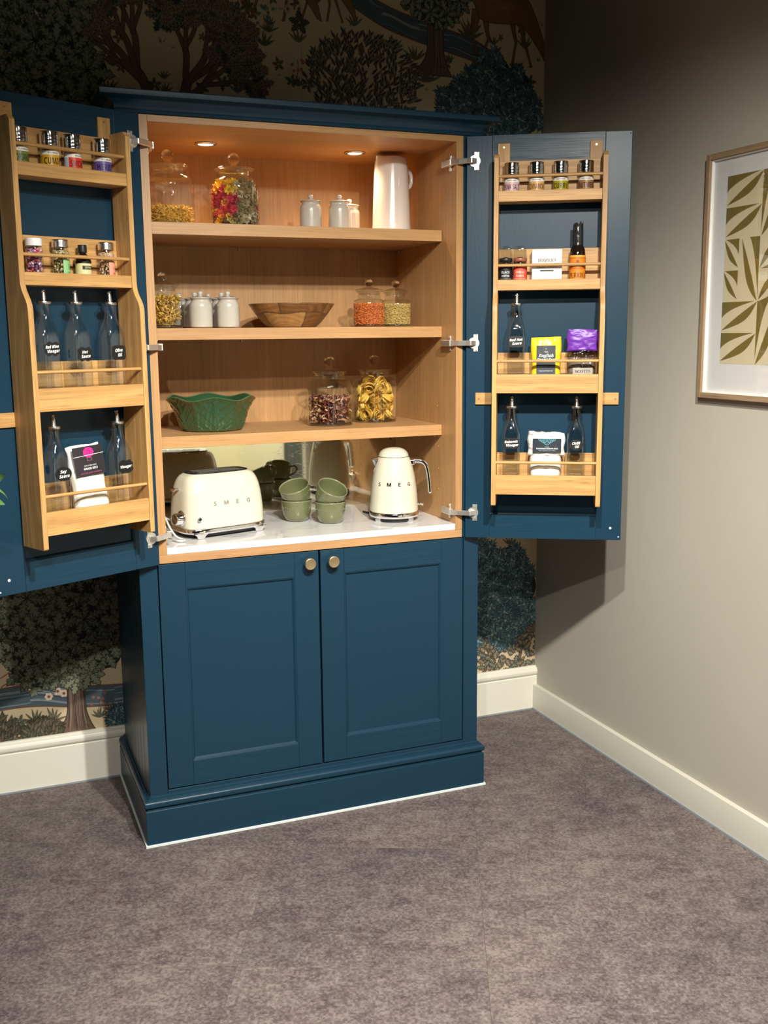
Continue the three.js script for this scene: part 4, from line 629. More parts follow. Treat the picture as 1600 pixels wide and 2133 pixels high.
{ const pl = onRack('l', 0.243, 3, 0.060), t = thing('rice_bag', 'white cloth rice bag with dark label and pink emblem leaning on the left rack', 'bag', pl.at, pl.turn);
  const tilt = -0.07; const lean = new THREE.Group(); lean.name = 'bag_body'; t.add(lean); lean.position.y = 0.0062; lean.rotation.set(-0.10, 0, tilt * -1.0);
  part('bag', bagGeo(0.100, 0.128, 0.046, 0.003, 5, 0.8, 0.5), fanCloth, lean);
  const top = part('folded_top', bagGeo(0.100, 0.082, 0.030, 0.005, 11, 0.7, 0.4), M.white, lean); top.position.set(0.0, 0.118, 0.001);
  const c = part('card_label', cardGeo(0.090, 0.078, 0.002, 0.0008, 4), print(384, 332, (g, w, h) => { g.fillStyle = '#1f1a22'; g.fillRect(0, 0, w, h); g.fillStyle = '#d81f8c'; for (let i = 0; i < 9; i++) { const a = i / 9 * 6.283; g.beginPath(); g.arc(w / 2 + Math.cos(a) * 42, 70 + Math.sin(a) * 34, 26, 0, 6.3); g.fill(); } g.beginPath(); g.arc(w / 2, 70, 44, 0, 6.3); g.fill(); pleat(g, w / 2, 70, 58, 9, '#8b0f58', 4); g.strokeStyle = '#e7e2da'; g.lineWidth = 6; g.beginPath(); g.moveTo(0, 108); g.lineTo(w, 96); g.stroke(); g.strokeStyle = '#c9778f'; g.lineWidth = 3; g.strokeRect(w / 2 - 28, 132, 56, 30); put(g, 'WILD RED RICE', w / 2, h * 0.66, 22, '#cfc6cc'); put(g, 'GRAIN RICE', w / 2, h * 0.76, 32, '#f2eef0'); put(g, 'naturally grown wholegrain', w / 2, h * 0.90, 20, '#b33a78'); }), lean, 'dark card label with pink emblem'); c.position.set(0.002, 0.118, 0.0245); }
{ const pl = onRack('r', 0.252, 2, 0.050), t = thing('tea_pouch', 'yellow tea pouch with grey panel reading English Breakfast', 'pouch', pl.at, pl.turn);
  const b = part('pouch', bagGeo(0.094, 0.157, 0.040, 0.0028, 7, 0.08, 0.6), std({ color: C(0.76, 0.55, 0.015), roughness: 0.35 }), t);
  const c = part('print_panel', cardGeo(0.058, 0.124, 0.0012, 0.0012, 6), print(256, 544, (g, w, h) => { g.fillStyle = '#3b4048'; g.fillRect(0, 0, w, h); put(g, '~', w / 2, 44, 40, '#d9dcd8'); put(g, 'TEA', w / 2, 84, 30, '#b9bdb8'); put(g, 'English', w / 2, h * 0.245, 54, '#f1f0ea', 'italic bold {}px serif'); put(g, 'Breakfast', w / 2, h * 0.345, 52, '#f1f0ea', 'italic bold {}px serif'); put(g, 'loose leaf black tea', w / 2, h * 0.62, 20, '#c3c7ca'); for (let i = 0; i < 4; i++) { g.fillStyle = '#8f9aa8'; g.fillRect(w * 0.2, h * (0.78 + i * 0.045), w * 0.6, 5); } }, { roughness: 0.3 }), t, 'grey printed panel'); c.position.set(0, 0.008, 0.0238); c.rotation.x = -0.06; }
{ const pl = onRack('r', 0.360, 2, 0.050), t = thing('food_bag', 'clear crinkled bag of dark contents with a purple header on the right rack', 'bag', pl.at, pl.turn);
  part('contents', bagGeo(0.084, 0.095, 0.046, 0.004, 9, 0.5, 0.5), std({ color: C(0.17, 0.135, 0.10), roughness: 0.6 }), t);
  part('film', bagGeo(0.090, 0.118, 0.054, 0.009, 13, 0.4, 0.5), phys({ color: C(0.93, 0.92, 0.9), transmission: 1, thickness: 0, roughness: 0.12, ior: 1.6 }), t, 'clear crinkled film');
  const hd = part('header', bagGeo(0.094, 0.066, 0.016, 0.0042, 15, 0.35, 0.6, 0.42), std({ color: C(0.15, 0.028, 0.36), roughness: 0.4 }), t, 'purple header'); hd.position.set(0.002, 0.114, 0.004);
  const c = part('sticker', cardGeo(0.060, 0.030, 0.0025, 0.0015, 3), print(256, 128, (g, w, h) => { g.fillStyle = '#aaa399'; g.fillRect(0, 0, w, h); put(g, 'SCOTTS', w / 2, h * 0.36, 52, '#3c342c', 'bold {}px serif'); put(g, 'sugar', w / 2, h * 0.76, 32, '#5a5046', 'italic {}px serif'); }, { roughness: 0.25 }), t, 'silver sticker'); c.position.set(0.004, 0.034, 0.0300); }

// ---------- glass storage jars ----------
// ribbed jar: body radius r, body height hb, shoulder to hs, neck radius rn up to hn, glass lid with ball knob
function jarGeo(r, hb, hs, rn, hn, ribs) {
  const rows = [[0.0005, 0.0008, 0], [r * 0.93, 0.0008, 0], [r * 0.985, 0.003, 0], [r, 0.008, 0.5], [r, 0.014, 1], [r, hb * 0.5, 1], [r, hb * 0.88, 1], [r, hb, 0.6]];
  for (let i = 1; i <= 9; i++) { const a = i / 9 * Math.PI / 2; rows.push([rn + (r - rn) * Math.pow(Math.cos(a), 0.75), hb + (hs - hb) * Math.sin(a), 0.3 * Math.max(0, 1 - i / 4)]); }
  rows.push([rn, hs + 0.003, 0], [rn, hn - 0.006, 0], [rn + 0.004, hn - 0.004, 0], [rn + 0.006, hn - 0.002, 0], [rn + 0.0055, hn, 0], [rn - 0.001, hn, 0]);
  const nu = ribs * 6;
  return surface((u, v) => { const [q, y, k] = rows[Math.round(v * (rows.length - 1))], a = -u * Math.PI * 2, f = q - k * 0.0022 * (1 - Math.abs(Math.cos(a * ribs / 2))); return [Math.cos(a) * f, y, Math.sin(a) * f]; }, nu, rows.length - 1, true);
}
function lidGeo(rn, hn) { return lathe([[0, hn - 0.012], [rn - 0.004, hn - 0.012], [rn - 0.003, hn - 0.002], [rn - 0.003, hn + 0.0006], [rn + 0.008, hn + 0.0006], [rn + 0.0095, hn + 0.0025], [rn + 0.0085, hn + 0.005], [rn * 0.75, hn + 0.0095], [0.013, hn + 0.0125], [0.0085, hn + 0.016], [0.0075, hn + 0.0185]], 48); }
const knobGeo = (y, r) => merge([new THREE.SphereGeometry(r, 28, 20).translate(0, y, 0)]);
const JAR = { large: { r: 0.0765, hb: 0.116, hs: 0.150, rn: 0.052, hn: 0.176, k: 0.0185 }, small: { r: 0.0535, hb: 0.072, hs: 0.091, rn: 0.038, hn: 0.117, k: 0.0135 } };
const baseSlab = (r) => lathe([[0, 0.0012], [r * 0.93, 0.0012], [r * 0.97, 0.004], [r * 0.93, 0.0085], [r * 0.5, 0.0065], [0, 0.006]], 48);
const G = {}; for (const [k, q] of Object.entries(JAR)) G[k] = { body: jarGeo(q.r, q.hb, q.hs, q.rn, q.hn, 24), lid: lidGeo(q.rn, q.hn), knob: knobGeo(q.hn + 0.0185 + q.k * 0.8, q.k), base: baseSlab(q.r) };
function glassJar(label, size, at, turn, scale = 1) {
  const t = thing('storage_jar', label, 'jar', at, turn, 'ribbed glass storage jars with ball knobs'); t.scale.setScalar(scale);
  part('body', G[size].body, M.glass, t); part('base', G[size].base, M.glassSolid, t); const l = part('lid', G[size].lid, M.glass, t); part('knob', G[size].knob, M.glassSolid, l); return t;
}
// top shelf: short cut pasta
{ const t = glassJar('large ribbed glass jar a third full of short yellow pasta', 'large', [-0.372, K.s[0] + 0.0005, 0.315], 0.1);
  const piece = () => new THREE.CylinderGeometry(0.0018, 0.0018, rr(0.018, 0.032), 5).rotateX(1.2);
  stuff(part('pasta', merge2([chips(1200, piece, [[0.72, 0.42, 0.06], [0.78, 0.5, 0.1], [0.62, 0.34, 0.05]], 0.059, 0.018, 0.052, 0.35), core(0.058, 0.006, 0.050, [0.6, 0.34, 0.05])]), loose, t)); }
function core(r, y0, y1, c) { const g = lathe([[0, y0], [r, y0], [r * 1.0, y1], [0, y1 + 0.002]], 32).toNonIndexed(); for (const k of Object.keys(g.attributes)) if (!['position', 'normal'].includes(k)) g.deleteAttribute(k); const n = g.attributes.position.count, a = new Float32Array(n * 3); for (let i = 0; i < n; i++) a.set(c, i * 3); g.setAttribute('color', new THREE.BufferAttribute(a, 3)); return g; }
function merge2(l) { return mergeGeometries(l, false); }
function tint(g0, c, jitter = 0.2) { const g = g0.index ? g0.toNonIndexed() : g0, k = 1 + rr(-jitter, jitter), n = g.attributes.position.count, a = new Float32Array(n * 3); for (let i = 0; i < n; i++) { a[i * 3] = c[0] * k; a[i * 3 + 1] = c[1] * k; a[i * 3 + 2] = c[2] * k; } for (const q of Object.keys(g.attributes)) if (!['position', 'normal'].includes(q)) g.deleteAttribute(q); g.setAttribute('color', new THREE.BufferAttribute(a, 3)); return g; }
// dried flowers and seed heads
{ const t = glassJar('large ribbed glass jar of colourful dried flowers in red, yellow and cream', 'large', [-0.168, K.s[0] + 0.0005, 0.315], -0.3);
  const gs = [core(0.058, 0.006, 0.110, [0.16, 0.07, 0.03])];
  const petal = surface((u, v) => [(u - 0.5) * 0.012 * Math.sin(Math.PI * (0.15 + 0.8 * v)), 0.002 * Math.sin(v * 3) + Math.abs(u - 0.5) * 0.003, v * 0.017], 4, 5);
  for (let i = 0; i < 190; i++) {
    const a = (i % 19 + 0.5 * (Math.floor(i / 19) % 2)) / 19 * 6.283 + rr(-0.08, 0.08), y = 0.019 + Math.floor(i / 19) * 0.0128 + rr(-0.003, 0.003), R = y > 0.115 ? 0.066 - (y - 0.115) * 0.55 : 0.067, sector = ((a + 6.283) % 6.283) / 6.283;
    let c = [[0.55, 0.03, 0.07], [0.40, 0.02, 0.06], [0.75, 0.33, 0.03], [0.62, 0.06, 0.10]][Math.floor(rnd() * 4)];
    if (sector > 0.02 && sector < 0.22) c = [[0.42, 0.34, 0.2], [0.30, 0.2, 0.09], [0.55, 0.48, 0.35], [0.22, 0.18, 0.08]][Math.floor(rnd() * 4)]; else if (y > 0.115 || rnd() < 0.12) c = [[0.80, 0.55, 0.04], [0.7, 0.42, 0.05]][Math.floor(rnd() * 2)]; else if (y < 0.03) c = [[0.15, 0.16, 0.06], [0.35, 0.3, 0.12], [0.08, 0.06, 0.04]][Math.floor(rnd() * 3)];
    const n = 9; for (let j = 0; j < n; j++) { const g = petal.clone(); g.rotateX(rr(-0.7, -0.2)); g.rotateY(j / n * 6.283 + rr(-0.2, 0.2)); g.rotateX(Math.PI / 2 + rr(-0.4, 0.4)); g.rotateY(Math.PI / 2 - a); g.translate(Math.cos(a) * (R - 0.008), y, Math.sin(a) * (R - 0.008)); gs.push(tint(g, c)); }
    gs.push(tint(new THREE.IcosahedronGeometry(0.004, 0).translate(Math.cos(a) * (R - 0.006), y, Math.sin(a) * (R - 0.006)), [c[0] * 0.5, c[1] * 0.4, c[2] * 0.4]));
  }
  stuff(part('flowers', merge2(gs), std({ color: 0xffffff, vertexColors: true, roughness: 0.8, side: THREE.DoubleSide }), t)); }
// second shelf: twisted pasta, red lentils, couscous
const twist = () => { const L = rr(0.022, 0.032), g = surface((u, v) => { const a = v * 5 + (u - 0.5) * 2.4; return [Math.cos(a) * 0.0045 * (u - 0.5) * 2, (v - 0.5) * L, Math.sin(a) * 0.0045 * (u - 0.5) * 2]; }, 3, 8); return g; };
const pastaMat = std({ color: 0xffffff, vertexColors: true, roughness: 0.6, side: THREE.DoubleSide });
{ const t = glassJar('glass jar of twisted yellow pasta at the left end of the middle shelf', 'small', [-0.412, K.s[1] + 0.0005, 0.36], 0.2, 1.06);
  stuff(part('pasta', merge2([chips(420, twist, [[0.76, 0.46, 0.08], [0.82, 0.56, 0.14], [0.64, 0.37, 0.06]], 0.0385, 0.021, 0.086), core(0.028, 0.008, 0.082, [0.45, 0.28, 0.05])]), pastaMat, t)); }
{ const t = glassJar('glass jar of orange red lentils on the middle shelf', 'small', [0.268, K.s[1] + 0.0005, 0.335], 0.5, 0.985);
  stuff(part('lentils', merge2([chips(5200, () => new THREE.IcosahedronGeometry(0.0023, 0).scale(1, 0.5, 1), [[0.72, 0.19, 0.03], [0.82, 0.29, 0.07], [0.55, 0.10, 0.02]], 0.0500, 0.008, 0.077), core(0.0440, 0.006, 0.0760, [0.62, 0.15, 0.03])]), loose, t)); }
{ const t = glassJar('glass jar of pale couscous on the middle shelf, beside the lentils', 'small', [0.378, K.s[1] + 0.0005, 0.300], 0.1, 0.975);
  stuff(part('couscous', merge2([chips(5200, () => new THREE.IcosahedronGeometry(0.0017, 0), [[0.66, 0.47, 0.15], [0.74, 0.55, 0.21], [0.55, 0.38, 0.11]], 0.0502, 0.008, 0.077), core(0.0440, 0.006, 0.0760, [0.62, 0.44, 0.14])]), loose, t)); }
// third shelf: dried chillies, nests of ribbon pasta
{ const t = glassJar('large ribbed glass jar half full of dried red chilli flakes', 'large', [0.138, K.s[2] + 0.0005, 0.299], 0.3);
  const flake = () => { const w = rr(0.006, 0.012), L = rr(0.012, 0.024), b = rr(0.002, 0.006); return surface((u, v) => [(u - 0.5) * w * (1 - 0.6 * v), b * Math.sin(u * 3.14) + 0.004 * Math.sin(v * 4), (v - 0.5) * L], 3, 4); };
  stuff(part('chillies', merge2([chips(620, flake, [[0.13, 0.025, 0.02], [0.20, 0.05, 0.035], [0.09, 0.02, 0.025], [0.42, 0.20, 0.09], [0.55, 0.34, 0.18]], 0.062, 0.016, 0.092), core(0.050, 0.008, 0.084, [0.10, 0.025, 0.02])]), std({ color: 0xffffff, vertexColors: true, roughness: 0.35, side: THREE.DoubleSide }), t)); }
{ const t = glassJar('large ribbed glass jar filled with nests of yellow ribbon pasta', 'large', [0.322, K.s[2] + 0.0005, 0.238], -0.2);
  const gs = [core(0.030, 0.008, 0.11, [0.34, 0.22, 0.04])];
  const spots = []; for (const y of [0.028, 0.056, 0.084, 0.110]) for (let i = 0; i < 7; i++) spots.push([i / 7 * 6.283 + y * 20, y + rr(-0.004, 0.004), 0.0475]); for (let i = 0; i < 4; i++) spots.push([i / 4 * 6.283 + 0.9, 0.136, 0.026]);
  for (const [a, y, R] of spots) {
    const ax = new THREE.Quaternion().setFromUnitVectors(V(0, 1, 0), V(Math.cos(a) + rr(-0.5, 0.5), rr(-0.6, 0.9), Math.sin(a) + rr(-0.5, 0.5)).normalize());
    for (let k = 0; k < 11; k++) { const r0 = rr(0.007, 0.0225), ph = rr(0, 6.28), y0 = rr(-0.009, 0.009), tl = rr(-0.25, 0.25); const g = surface((u, v) => { const b = u * 6.6 + ph, q = r0 * (1 + 0.12 * Math.sin(b * 2 + k)); return [Math.cos(b) * q, y0 + (v - 0.5) * 0.006 + Math.sin(b + k) * 0.003 + Math.cos(b) * tl * 0.01, Math.sin(b) * q]; }, 30, 1); g.applyQuaternion(ax); g.translate(Math.cos(a) * R, y, Math.sin(a) * R); gs.push(tint(g, [0.80, 0.51, 0.09], 0.3)); }
  }
  stuff(part('pasta_nests', merge2(gs), pastaMat, t)); }

// ---------- cream stoneware canisters ----------
const canisterGeo = { body: lathe([[0, 0.0006], [0.0325, 0.0006], [0.0345, 0.003], [0.0352, 0.008], [0.0352, 0.058], [0.0345, 0.062], [0.0350, 0.064], [0.0345, 0.0665], [0.0338, 0.072], [0.0315, 0.077], [0.0292, 0.080], [0.0285, 0.083], [0.0292, 0.0855], [0.0318, 0.0868], [0.0318, 0.0888]], 48), lid: lathe([[0.028, 0.0888], [0.0330, 0.0890], [0.0338, 0.0903], [0.0328, 0.0918], [0.026, 0.0938], [0.014, 0.0962], [0.007, 0.0975], [0.0062, 0.1000]], 48), knob: lathe([[0.0060, 0.0985], [0.0062, 0.1000], [0.0080, 0.1025], [0.0088, 0.1055], [0.0080, 0.1090], [0.0048, 0.1112], [0, 0.1118]], 28) };
const can0 = thing('canister', 'cream stoneware canister standing alone on the top shelf, left of two others', 'canister', [0.074, K.s[0] + 0.0005, 0.33], 0.2, 'cream stoneware canisters');
part('body', canisterGeo.body, M.ceramic, can0); { const l = part('lid', canisterGeo.lid, M.ceramic, can0); part('knob', canisterGeo.knob, M.ceramic, l); }
[[0.166, 0, 0.345, 'cream stoneware canister in the middle of the top shelf, in front of another one'], [0.233, 0, 0.255, 'cream stoneware canister on the top shelf half hidden, nearest the tall jug'], [-0.301, 1, 0.375, 'cream stoneware canister at the front of the middle shelf beside the twisted pasta'], [-0.216, 1, 0.375, 'cream stoneware canister at the front of the middle shelf nearest the wooden bowl'], [-0.300, 1, 0.285, 'cream stoneware canister behind the front left one on the middle shelf'], [-0.215, 1, 0.285, 'cream stoneware canister right behind the one nearest the wooden bowl'], [-0.330, 1, 0.185, 'cream stoneware canister at the back of the middle shelf beside the pasta jar'], [-0.235, 1, 0.185, 'cream stoneware canister at the back of the middle shelf, seen between the front two']].forEach(([x, s, z, label]) => copyOf(can0, label, [x, K.s[s] + 0.0005, z], rr(0, 3)));
// ---------- tall white jug ----------
{ const t = thing('jug', 'tall tapering white ceramic jug with a small side handle', 'jug', [0.361, K.s[0] + 0.0005, 0.31], 0.30);
  const rows = [[0.0605, 0.0006], [0.0640, 0.003], [0.0645, 0.012], [0.0636, 0.026], [0.0630, 0.029], [0.0615, 0.08], [0.0592, 0.13], [0.0568, 0.18], [0.0545, 0.215], [0.0530, 0.230], [0.0510, 0.238], [0.0490, 0.2405], [0.0475, 0.238], [0.0480, 0.22], [0.055, 0.03], [0.0005, 0.02]];
  part('body', surface((u, v) => { const [r, y] = rows[Math.round(v * (rows.length - 1))], a = -u * Math.PI * 2, lip = Math.exp(-Math.pow((((a + Math.PI * 3) % (Math.PI * 2)) - Math.PI - 2.9 + Math.PI * 2) % (Math.PI * 2) < 0 ? 9 : Math.min(Math.abs(-u * Math.PI * 2 + Math.PI), 9), 2) / 0.05), k = Math.max(0, (y - 0.20) / 0.04); return [Math.cos(a) * (r + lip * k * 0.010), y + lip * k * 0.004, Math.sin(a) * (r + lip * k * 0.004)]; }, 64, rows.length - 1, true), M.porcelain, t);
  part('handle', tube([[0.050, 0.210, 0], [0.066, 0.212, 0], [0.082, 0.200, 0], [0.087, 0.180, 0], [0.082, 0.158, 0], [0.056, 0.140, 0]], 0.0062, 40, 12), M.porcelain, t); }
// ---------- segmented wooden bowl ----------
{ const t = thing('wooden_bowl', 'wide wooden bowl of pieced brown timber on the middle shelf', 'bowl', [0.012, K.s[1] + 0.0005, 0.30], 0.1);
  const m = dataTexture(1024, 256, (u, v) => {
    const row = v < 0.335 + 0.008 * Math.sin(u * 40) ? 0 : 1, n = 5, off = row ? 0.11 : 0, cell = Math.floor(((u + off) % 1) * n), e = Math.abs((((u + off) % 1) * n) % 1 - 0.5) * 2, crack = e > 0.955 + 0.03 * fbm(u * 30, v * 20, 30, 20, 2, 171) || Math.abs(v - 0.335 - 0.008 * Math.sin(u * 40)) < 0.006;
    const h = hash(cell, row, 177), cx = ((cell + 0.5) / n - off + 1) % 1, d = Math.hypot((u - cx) * 6, (v - (row ? 0.6 : 0.1)) * 5), ring = Math.sin((d * 9 + fbm(u * 8, v * 6, 8, 6, 3, 179) * 3) * 3.1) * 0.5 + 0.5, fine = fbm(u * 60, v * 12, 60, 12, 2, 181);
    const l = 0.56 + 0.34 * h + 0.12 * ring + 0.14 * (fine - 0.5); if (crack) return [0.30 + 0.15 * fine, 0.22 + 0.1 * fine, 0.15 + 0.06 * fine]; return [l * 0.70, l * (0.46 + 0.07 * h), l * (0.26 + 0.06 * h)];
  });
  part('bowl', lathe([[0, 0.0006], [0.076, 0.0006], [0.080, 0.003], [0.095, 0.016], [0.118, 0.044], [0.1385, 0.0725], [0.1395, 0.0745], [0.138, 0.0755], [0.130, 0.070], [0.110, 0.044], [0.086, 0.020], [0.07, 0.012], [0, 0.010]], 72), phys({ map: m, color: C(1, 1, 1), roughness: 0.3, clearcoat: 0.4, clearcoatRoughness: 0.2 }), t); }
// ---------- green leaf bowl ----------
{ const t = thing('leaf_bowl', 'glossy green leaf shaped bowl with raised veins and wavy rim', 'bowl', [-0.262, K.s[2] + 0.0005, 0.295], 0.39);
  const prof = (v) => { const k = Math.min(1, v / 0.9); return v < 0.06 ? [0.086 * v / 0.06, 0.0008] : (() => { const q = (v - 0.06) / 0.94; return [0.086 + 0.028 * Math.pow(q, 0.42) + 0.013 * Math.pow(q, 2.5), 0.0008 + 0.103 * Math.pow(q, 1.2)]; })(); };
  const f = (out) => (u, v) => {
    const a = -u * Math.PI * 2, seg = 6, ph = (u * seg + 0.5) % 1, q = (ph - 0.5) * 2;                 // q: -1..1 across a leaf, 0 on its midrib
    let [r, y] = prof(v); const rim = Math.pow(v, 3), crest = Math.cos(q * Math.PI) * 0.5 + 0.5;
    y += rim * (0.011 * crest - 0.006); r += rim * (0.010 * Math.pow(v, 4) + 0.004 * (1 - crest));
    if (out && v > 0.07) {
      const mid = Math.exp(-Math.pow(q * r * 520 / 6, 2) / 1.2), edge = Math.exp(-Math.pow((1 - Math.abs(q)) * r * 520 / 6, 2) / 1.6);
      const s = v * 3.6 - Math.abs(q) * 2.0, vein = Math.pow(Math.abs(Math.cos(s * Math.PI)), 22) * (1 - 0.4 * Math.abs(q)), small = Math.pow(Math.abs(Math.sin((q * 7 + v * 3 * Math.sign(q) + fbm(u * 20, v * 6, 20, 64, 2, 7) * 1.5) * 2.0)), 8) * 0.7, pucker = fbm(u * 36, v * 10, 36, 64, 2, 191);
      r += 0.0034 * Math.max(mid, edge * 0.8) + 0.0020 * vein + 0.0012 * small + 0.0014 * (pucker - 0.5);
    }
    if (!out) { r = Math.max(0.0005, r - 0.0055); y += 0.004 * (1 - v); }
    return [Math.cos(a) * r, y, Math.sin(a) * r];
  };
  const rimG = surface((u, v) => { const p = f(true)(u, 1), q = f(false)(u, 1), b = Math.sin(v * Math.PI); return [p[0] * (1 - v) + q[0] * v, (p[1] * (1 - v) + q[1] * v) + 0.002 * b, p[2] * (1 - v) + q[2] * v]; }, 240, 4, true);
  part('bowl', merge([surface(f(true), 360, 70, true), surface(f(false), 240, 30, true)]), M.cabbage, t);
  part('rim', rimG, phys({ color: C(0.07, 0.17, 0.075), roughness: 0.22, clearcoat: 0.9 }), t, 'paler glazed rim'); }

// ---------- olive cups ----------
const cupRows = [[0.0005, 0.0035], [0.028, 0.0035], [0.030, 0.0008], [0.0335, 0.0010], [0.0385, 0.006], [0.0435, 0.016], [0.0470, 0.028], [0.0492, 0.044], [0.0505, 0.062], [0.0512, 0.0685], [0.0505, 0.0705], [0.0492, 0.0690], [0.0475, 0.058], [0.0458, 0.042], [0.0432, 0.028], [0.038, 0.015], [0.030, 0.008], [0.0005, 0.006]];
const cup0 = thing('cup', 'olive green stoneware cup at the bottom of the left stack', 'cup', [0.016, K.hm + 0.0004, 0.290], 2.0, 'stacked olive green cups');
part('body', lathe(cupRows, 56), M.olive, cup0);
part('rim', lathe([[0.0505, 0.0664], [0.0515, 0.0685], [0.0507, 0.0710], [0.0490, 0.0694], [0.0487, 0.067]], 56), M.oliveRim, cup0, 'paler rim');
part('handle', tube([[0.0495, 0.058, 0], [0.062, 0.0605, 0], [0.072, 0.053, 0], [0.0735, 0.041, 0], [0.065, 0.029, 0], [0.0452, 0.022, 0]], 0.0048, 36, 10).scale(1, 1, 1.35), M.olive, cup0);
part('beading', merge([...Array(36)].map((_, i) => { const a = i / 36 * 6.283; return new THREE.SphereGeometry(0.0016, 8, 6).translate(Math.cos(a) * 0.0497, 0.049 - 0.003 * Math.abs(Math.sin(a * 6)), Math.sin(a) * 0.0497); })), M.oliveRim, cup0, 'row of raised beads');
copyOf(cup0, 'olive green stoneware cup at the bottom of the right stack', [0.108, K.hm + 0.0004, 0.372], 1.2);
{ const a = copyOf(cup0, 'olive green stoneware cup tilted to the left on top of the left stack', [0.027, K.hm + 0.0555, 0.281], 0); a.rotation.set(0.30, 1.9, 0.0, 'YXZ'); a.quaternion.setFromEuler(new THREE.Euler(0.28, 0, 0.33, 'XYZ')).multiply(new THREE.Quaternion().setFromAxisAngle(V(0, 1, 0), 0.9));
  const b = copyOf(cup0, 'olive green stoneware cup tipped forward, handle to the right, topping the right stack', [0.099, K.hm + 0.0600, 0.354], 0); b.quaternion.setFromEuler(new THREE.Euler(0.52, 0, -0.20, 'XYZ')).multiply(new THREE.Quaternion().setFromAxisAngle(V(0, 1, 0), 0.55)); }

// ---------- kettle and toaster ----------
const bold = await new FontLoader().loadAsync('fonts/droid/droid_sans_bold.typeface.json');
function letters(word, size, depth, bevel = 0.0004) { return [...word].map((ch) => { const g = new TextGeometry(ch, { font: bold, size, depth, curveSegments: 6, bevelEnabled: true, bevelThickness: bevel, bevelSize: bevel, bevelSegments: 1 }); g.computeBoundingBox(); const b = g.boundingBox; g.translate(-(b.min.x + b.max.x) / 2, -(b.min.y + b.max.y) / 2, 0); g.scale(1.15, 1, 1); return g; }); }
{ const t = thing('kettle', 'rounded cream electric kettle with chrome handle and base', 'kettle', [0.323, K.hm + 0.0004, 0.405], -0.37);
  const prof = [[0.0800, 0.030], [0.0812, 0.0325], [0.0812, 0.040], [0.0800, 0.060], [0.0782, 0.090], [0.0748, 0.120], [0.0705, 0.148], [0.0655, 0.172], [0.0600, 0.192], [0.0545, 0.207], [0.0520, 0.2125]];
  const rAt = (y) => { for (let i = 0; i < prof.length - 1; i++) if (y <= prof[i + 1][1]) { const k = (y - prof[i][1]) / (prof[i + 1][1] - prof[i][1]); return prof[i][0] + (prof[i + 1][0] - prof[i][0]) * k; } return 0.052; };
  const curve = new THREE.SplineCurve(prof.map((p) => new THREE.Vector2(...p))); part('body', new THREE.LatheGeometry([new THREE.Vector2(0.0005, 0.030), ...curve.getPoints(60), new THREE.Vector2(0.0005, 0.213)], 72), M.cream, t, 'cream enamel body');
  part('lid_ring', lathe([[0.0495, 0.2118], [0.0525, 0.2125], [0.0528, 0.2138], [0.0505, 0.2146], [0.048, 0.2148]], 64), M.chrome, t);
  part('lid', lathe([[0.0503, 0.2142], [0.0505, 0.2165], [0.0480, 0.224], [0.0425, 0.2315], [0.0335, 0.2380], [0.0215, 0.2420], [0.0095, 0.2436], [0, 0.2438]], 64), M.cream, t);
  part('base_ring', lathe([[0.0005, 0.012], [0.079, 0.012], [0.0825, 0.0135], [0.0838, 0.018], [0.0832, 0.026], [0.0818, 0.0302], [0.079, 0.0306]], 72), M.chrome, t);
  part('underside', new THREE.CylinderGeometry(0.073, 0.073, 0.011, 48).translate(0, 0.0072, 0), M.black, t);
  for (let i = 0; i < 4; i++) { const a = 0.785 + i * Math.PI / 2; const g = new RoundedBoxGeometry(0.022, 0.0132, 0.016, 2, 0.003); g.translate(0, 0.0068, 0.0725); g.rotateY(a); part('foot', g, M.chrome, t); }
  // spout on the left
  const sp = part('spout', surface((u, v) => { const a = -Math.PI * u, w = 0.021 * (1 - 0.18 * v), x = 0.045 + 0.015 * v, y = 0.170 + 0.026 * v; return [-(x + Math.sin(-a) * 0 + (1 - Math.abs(u - 0.5) * 2) * 0.014), y - (1 - Math.abs(u - 0.5) * 2) * 0.016 * (1 - v) + 0.008, (u - 0.5) * 2 * w]; }, 16, 10), M.chrome, t);
  part('spout_lip', merge([tube([[-0.052, 0.2035, -0.019], [-0.068, 0.2045, -0.011], [-0.0745, 0.2050, 0], [-0.068, 0.2045, 0.011], [-0.052, 0.2035, 0.019]], 0.0018, 24, 8), tube([[-0.0525, 0.203, 0.019], [-0.059, 0.188, 0.017], [-0.0655, 0.170, 0.012], [-0.068, 0.162, 0.006]], 0.0014, 16, 8)]), M.chrome, sp);
  part('handle', merge([tube([[0.050, 0.196, 0], [0.072, 0.1985, 0], [0.094, 0.1955, 0], [0.108, 0.184, 0], [0.1145, 0.165, 0], [0.1185, 0.140, 0], [0.1215, 0.110, 0], [0.1225, 0.094, 0]], 0.0102, 60, 16).scale(1, 1, 1.25), new THREE.SphereGeometry(0.0102, 16, 12).scale(1, 0.8, 1.25).translate(0.1225, 0.0935, 0)]), M.chrome, t);
  part('handle_mount', new RoundedBoxGeometry(0.024, 0.020, 0.030, 3, 0.006).translate(0.059, 0.1935, 0), M.chrome, t);
  part('switch', merge([new THREE.CylinderGeometry(0.0022, 0.0022, 0.014, 10).rotateZ(Math.PI / 2).translate(0.086, 0.052, 0.012), new THREE.SphereGeometry(0.0052, 18, 14).translate(0.0945, 0.052, 0.012)]), M.chrome, t);
  part('flex', tube([[-0.02, 0.008, -0.080], [-0.05, 0.0045, -0.100], [-0.082, 0.0042, -0.098], [-0.105, 0.0042, -0.125]], 0.0036, 40, 8), M.rubber, t, 'black flex');
  letters('SMEG', 0.0120, 0.0012).forEach((g, i) => { const a = (i - 1.5) * 0.47, y = 0.1265, r = rAt(y); g.rotateX(-0.14); g.translate(0, 0, r - 0.0008); g.rotateY(a); g.translate(0, y, 0); part('letter', g, M.chrome, t); });
}
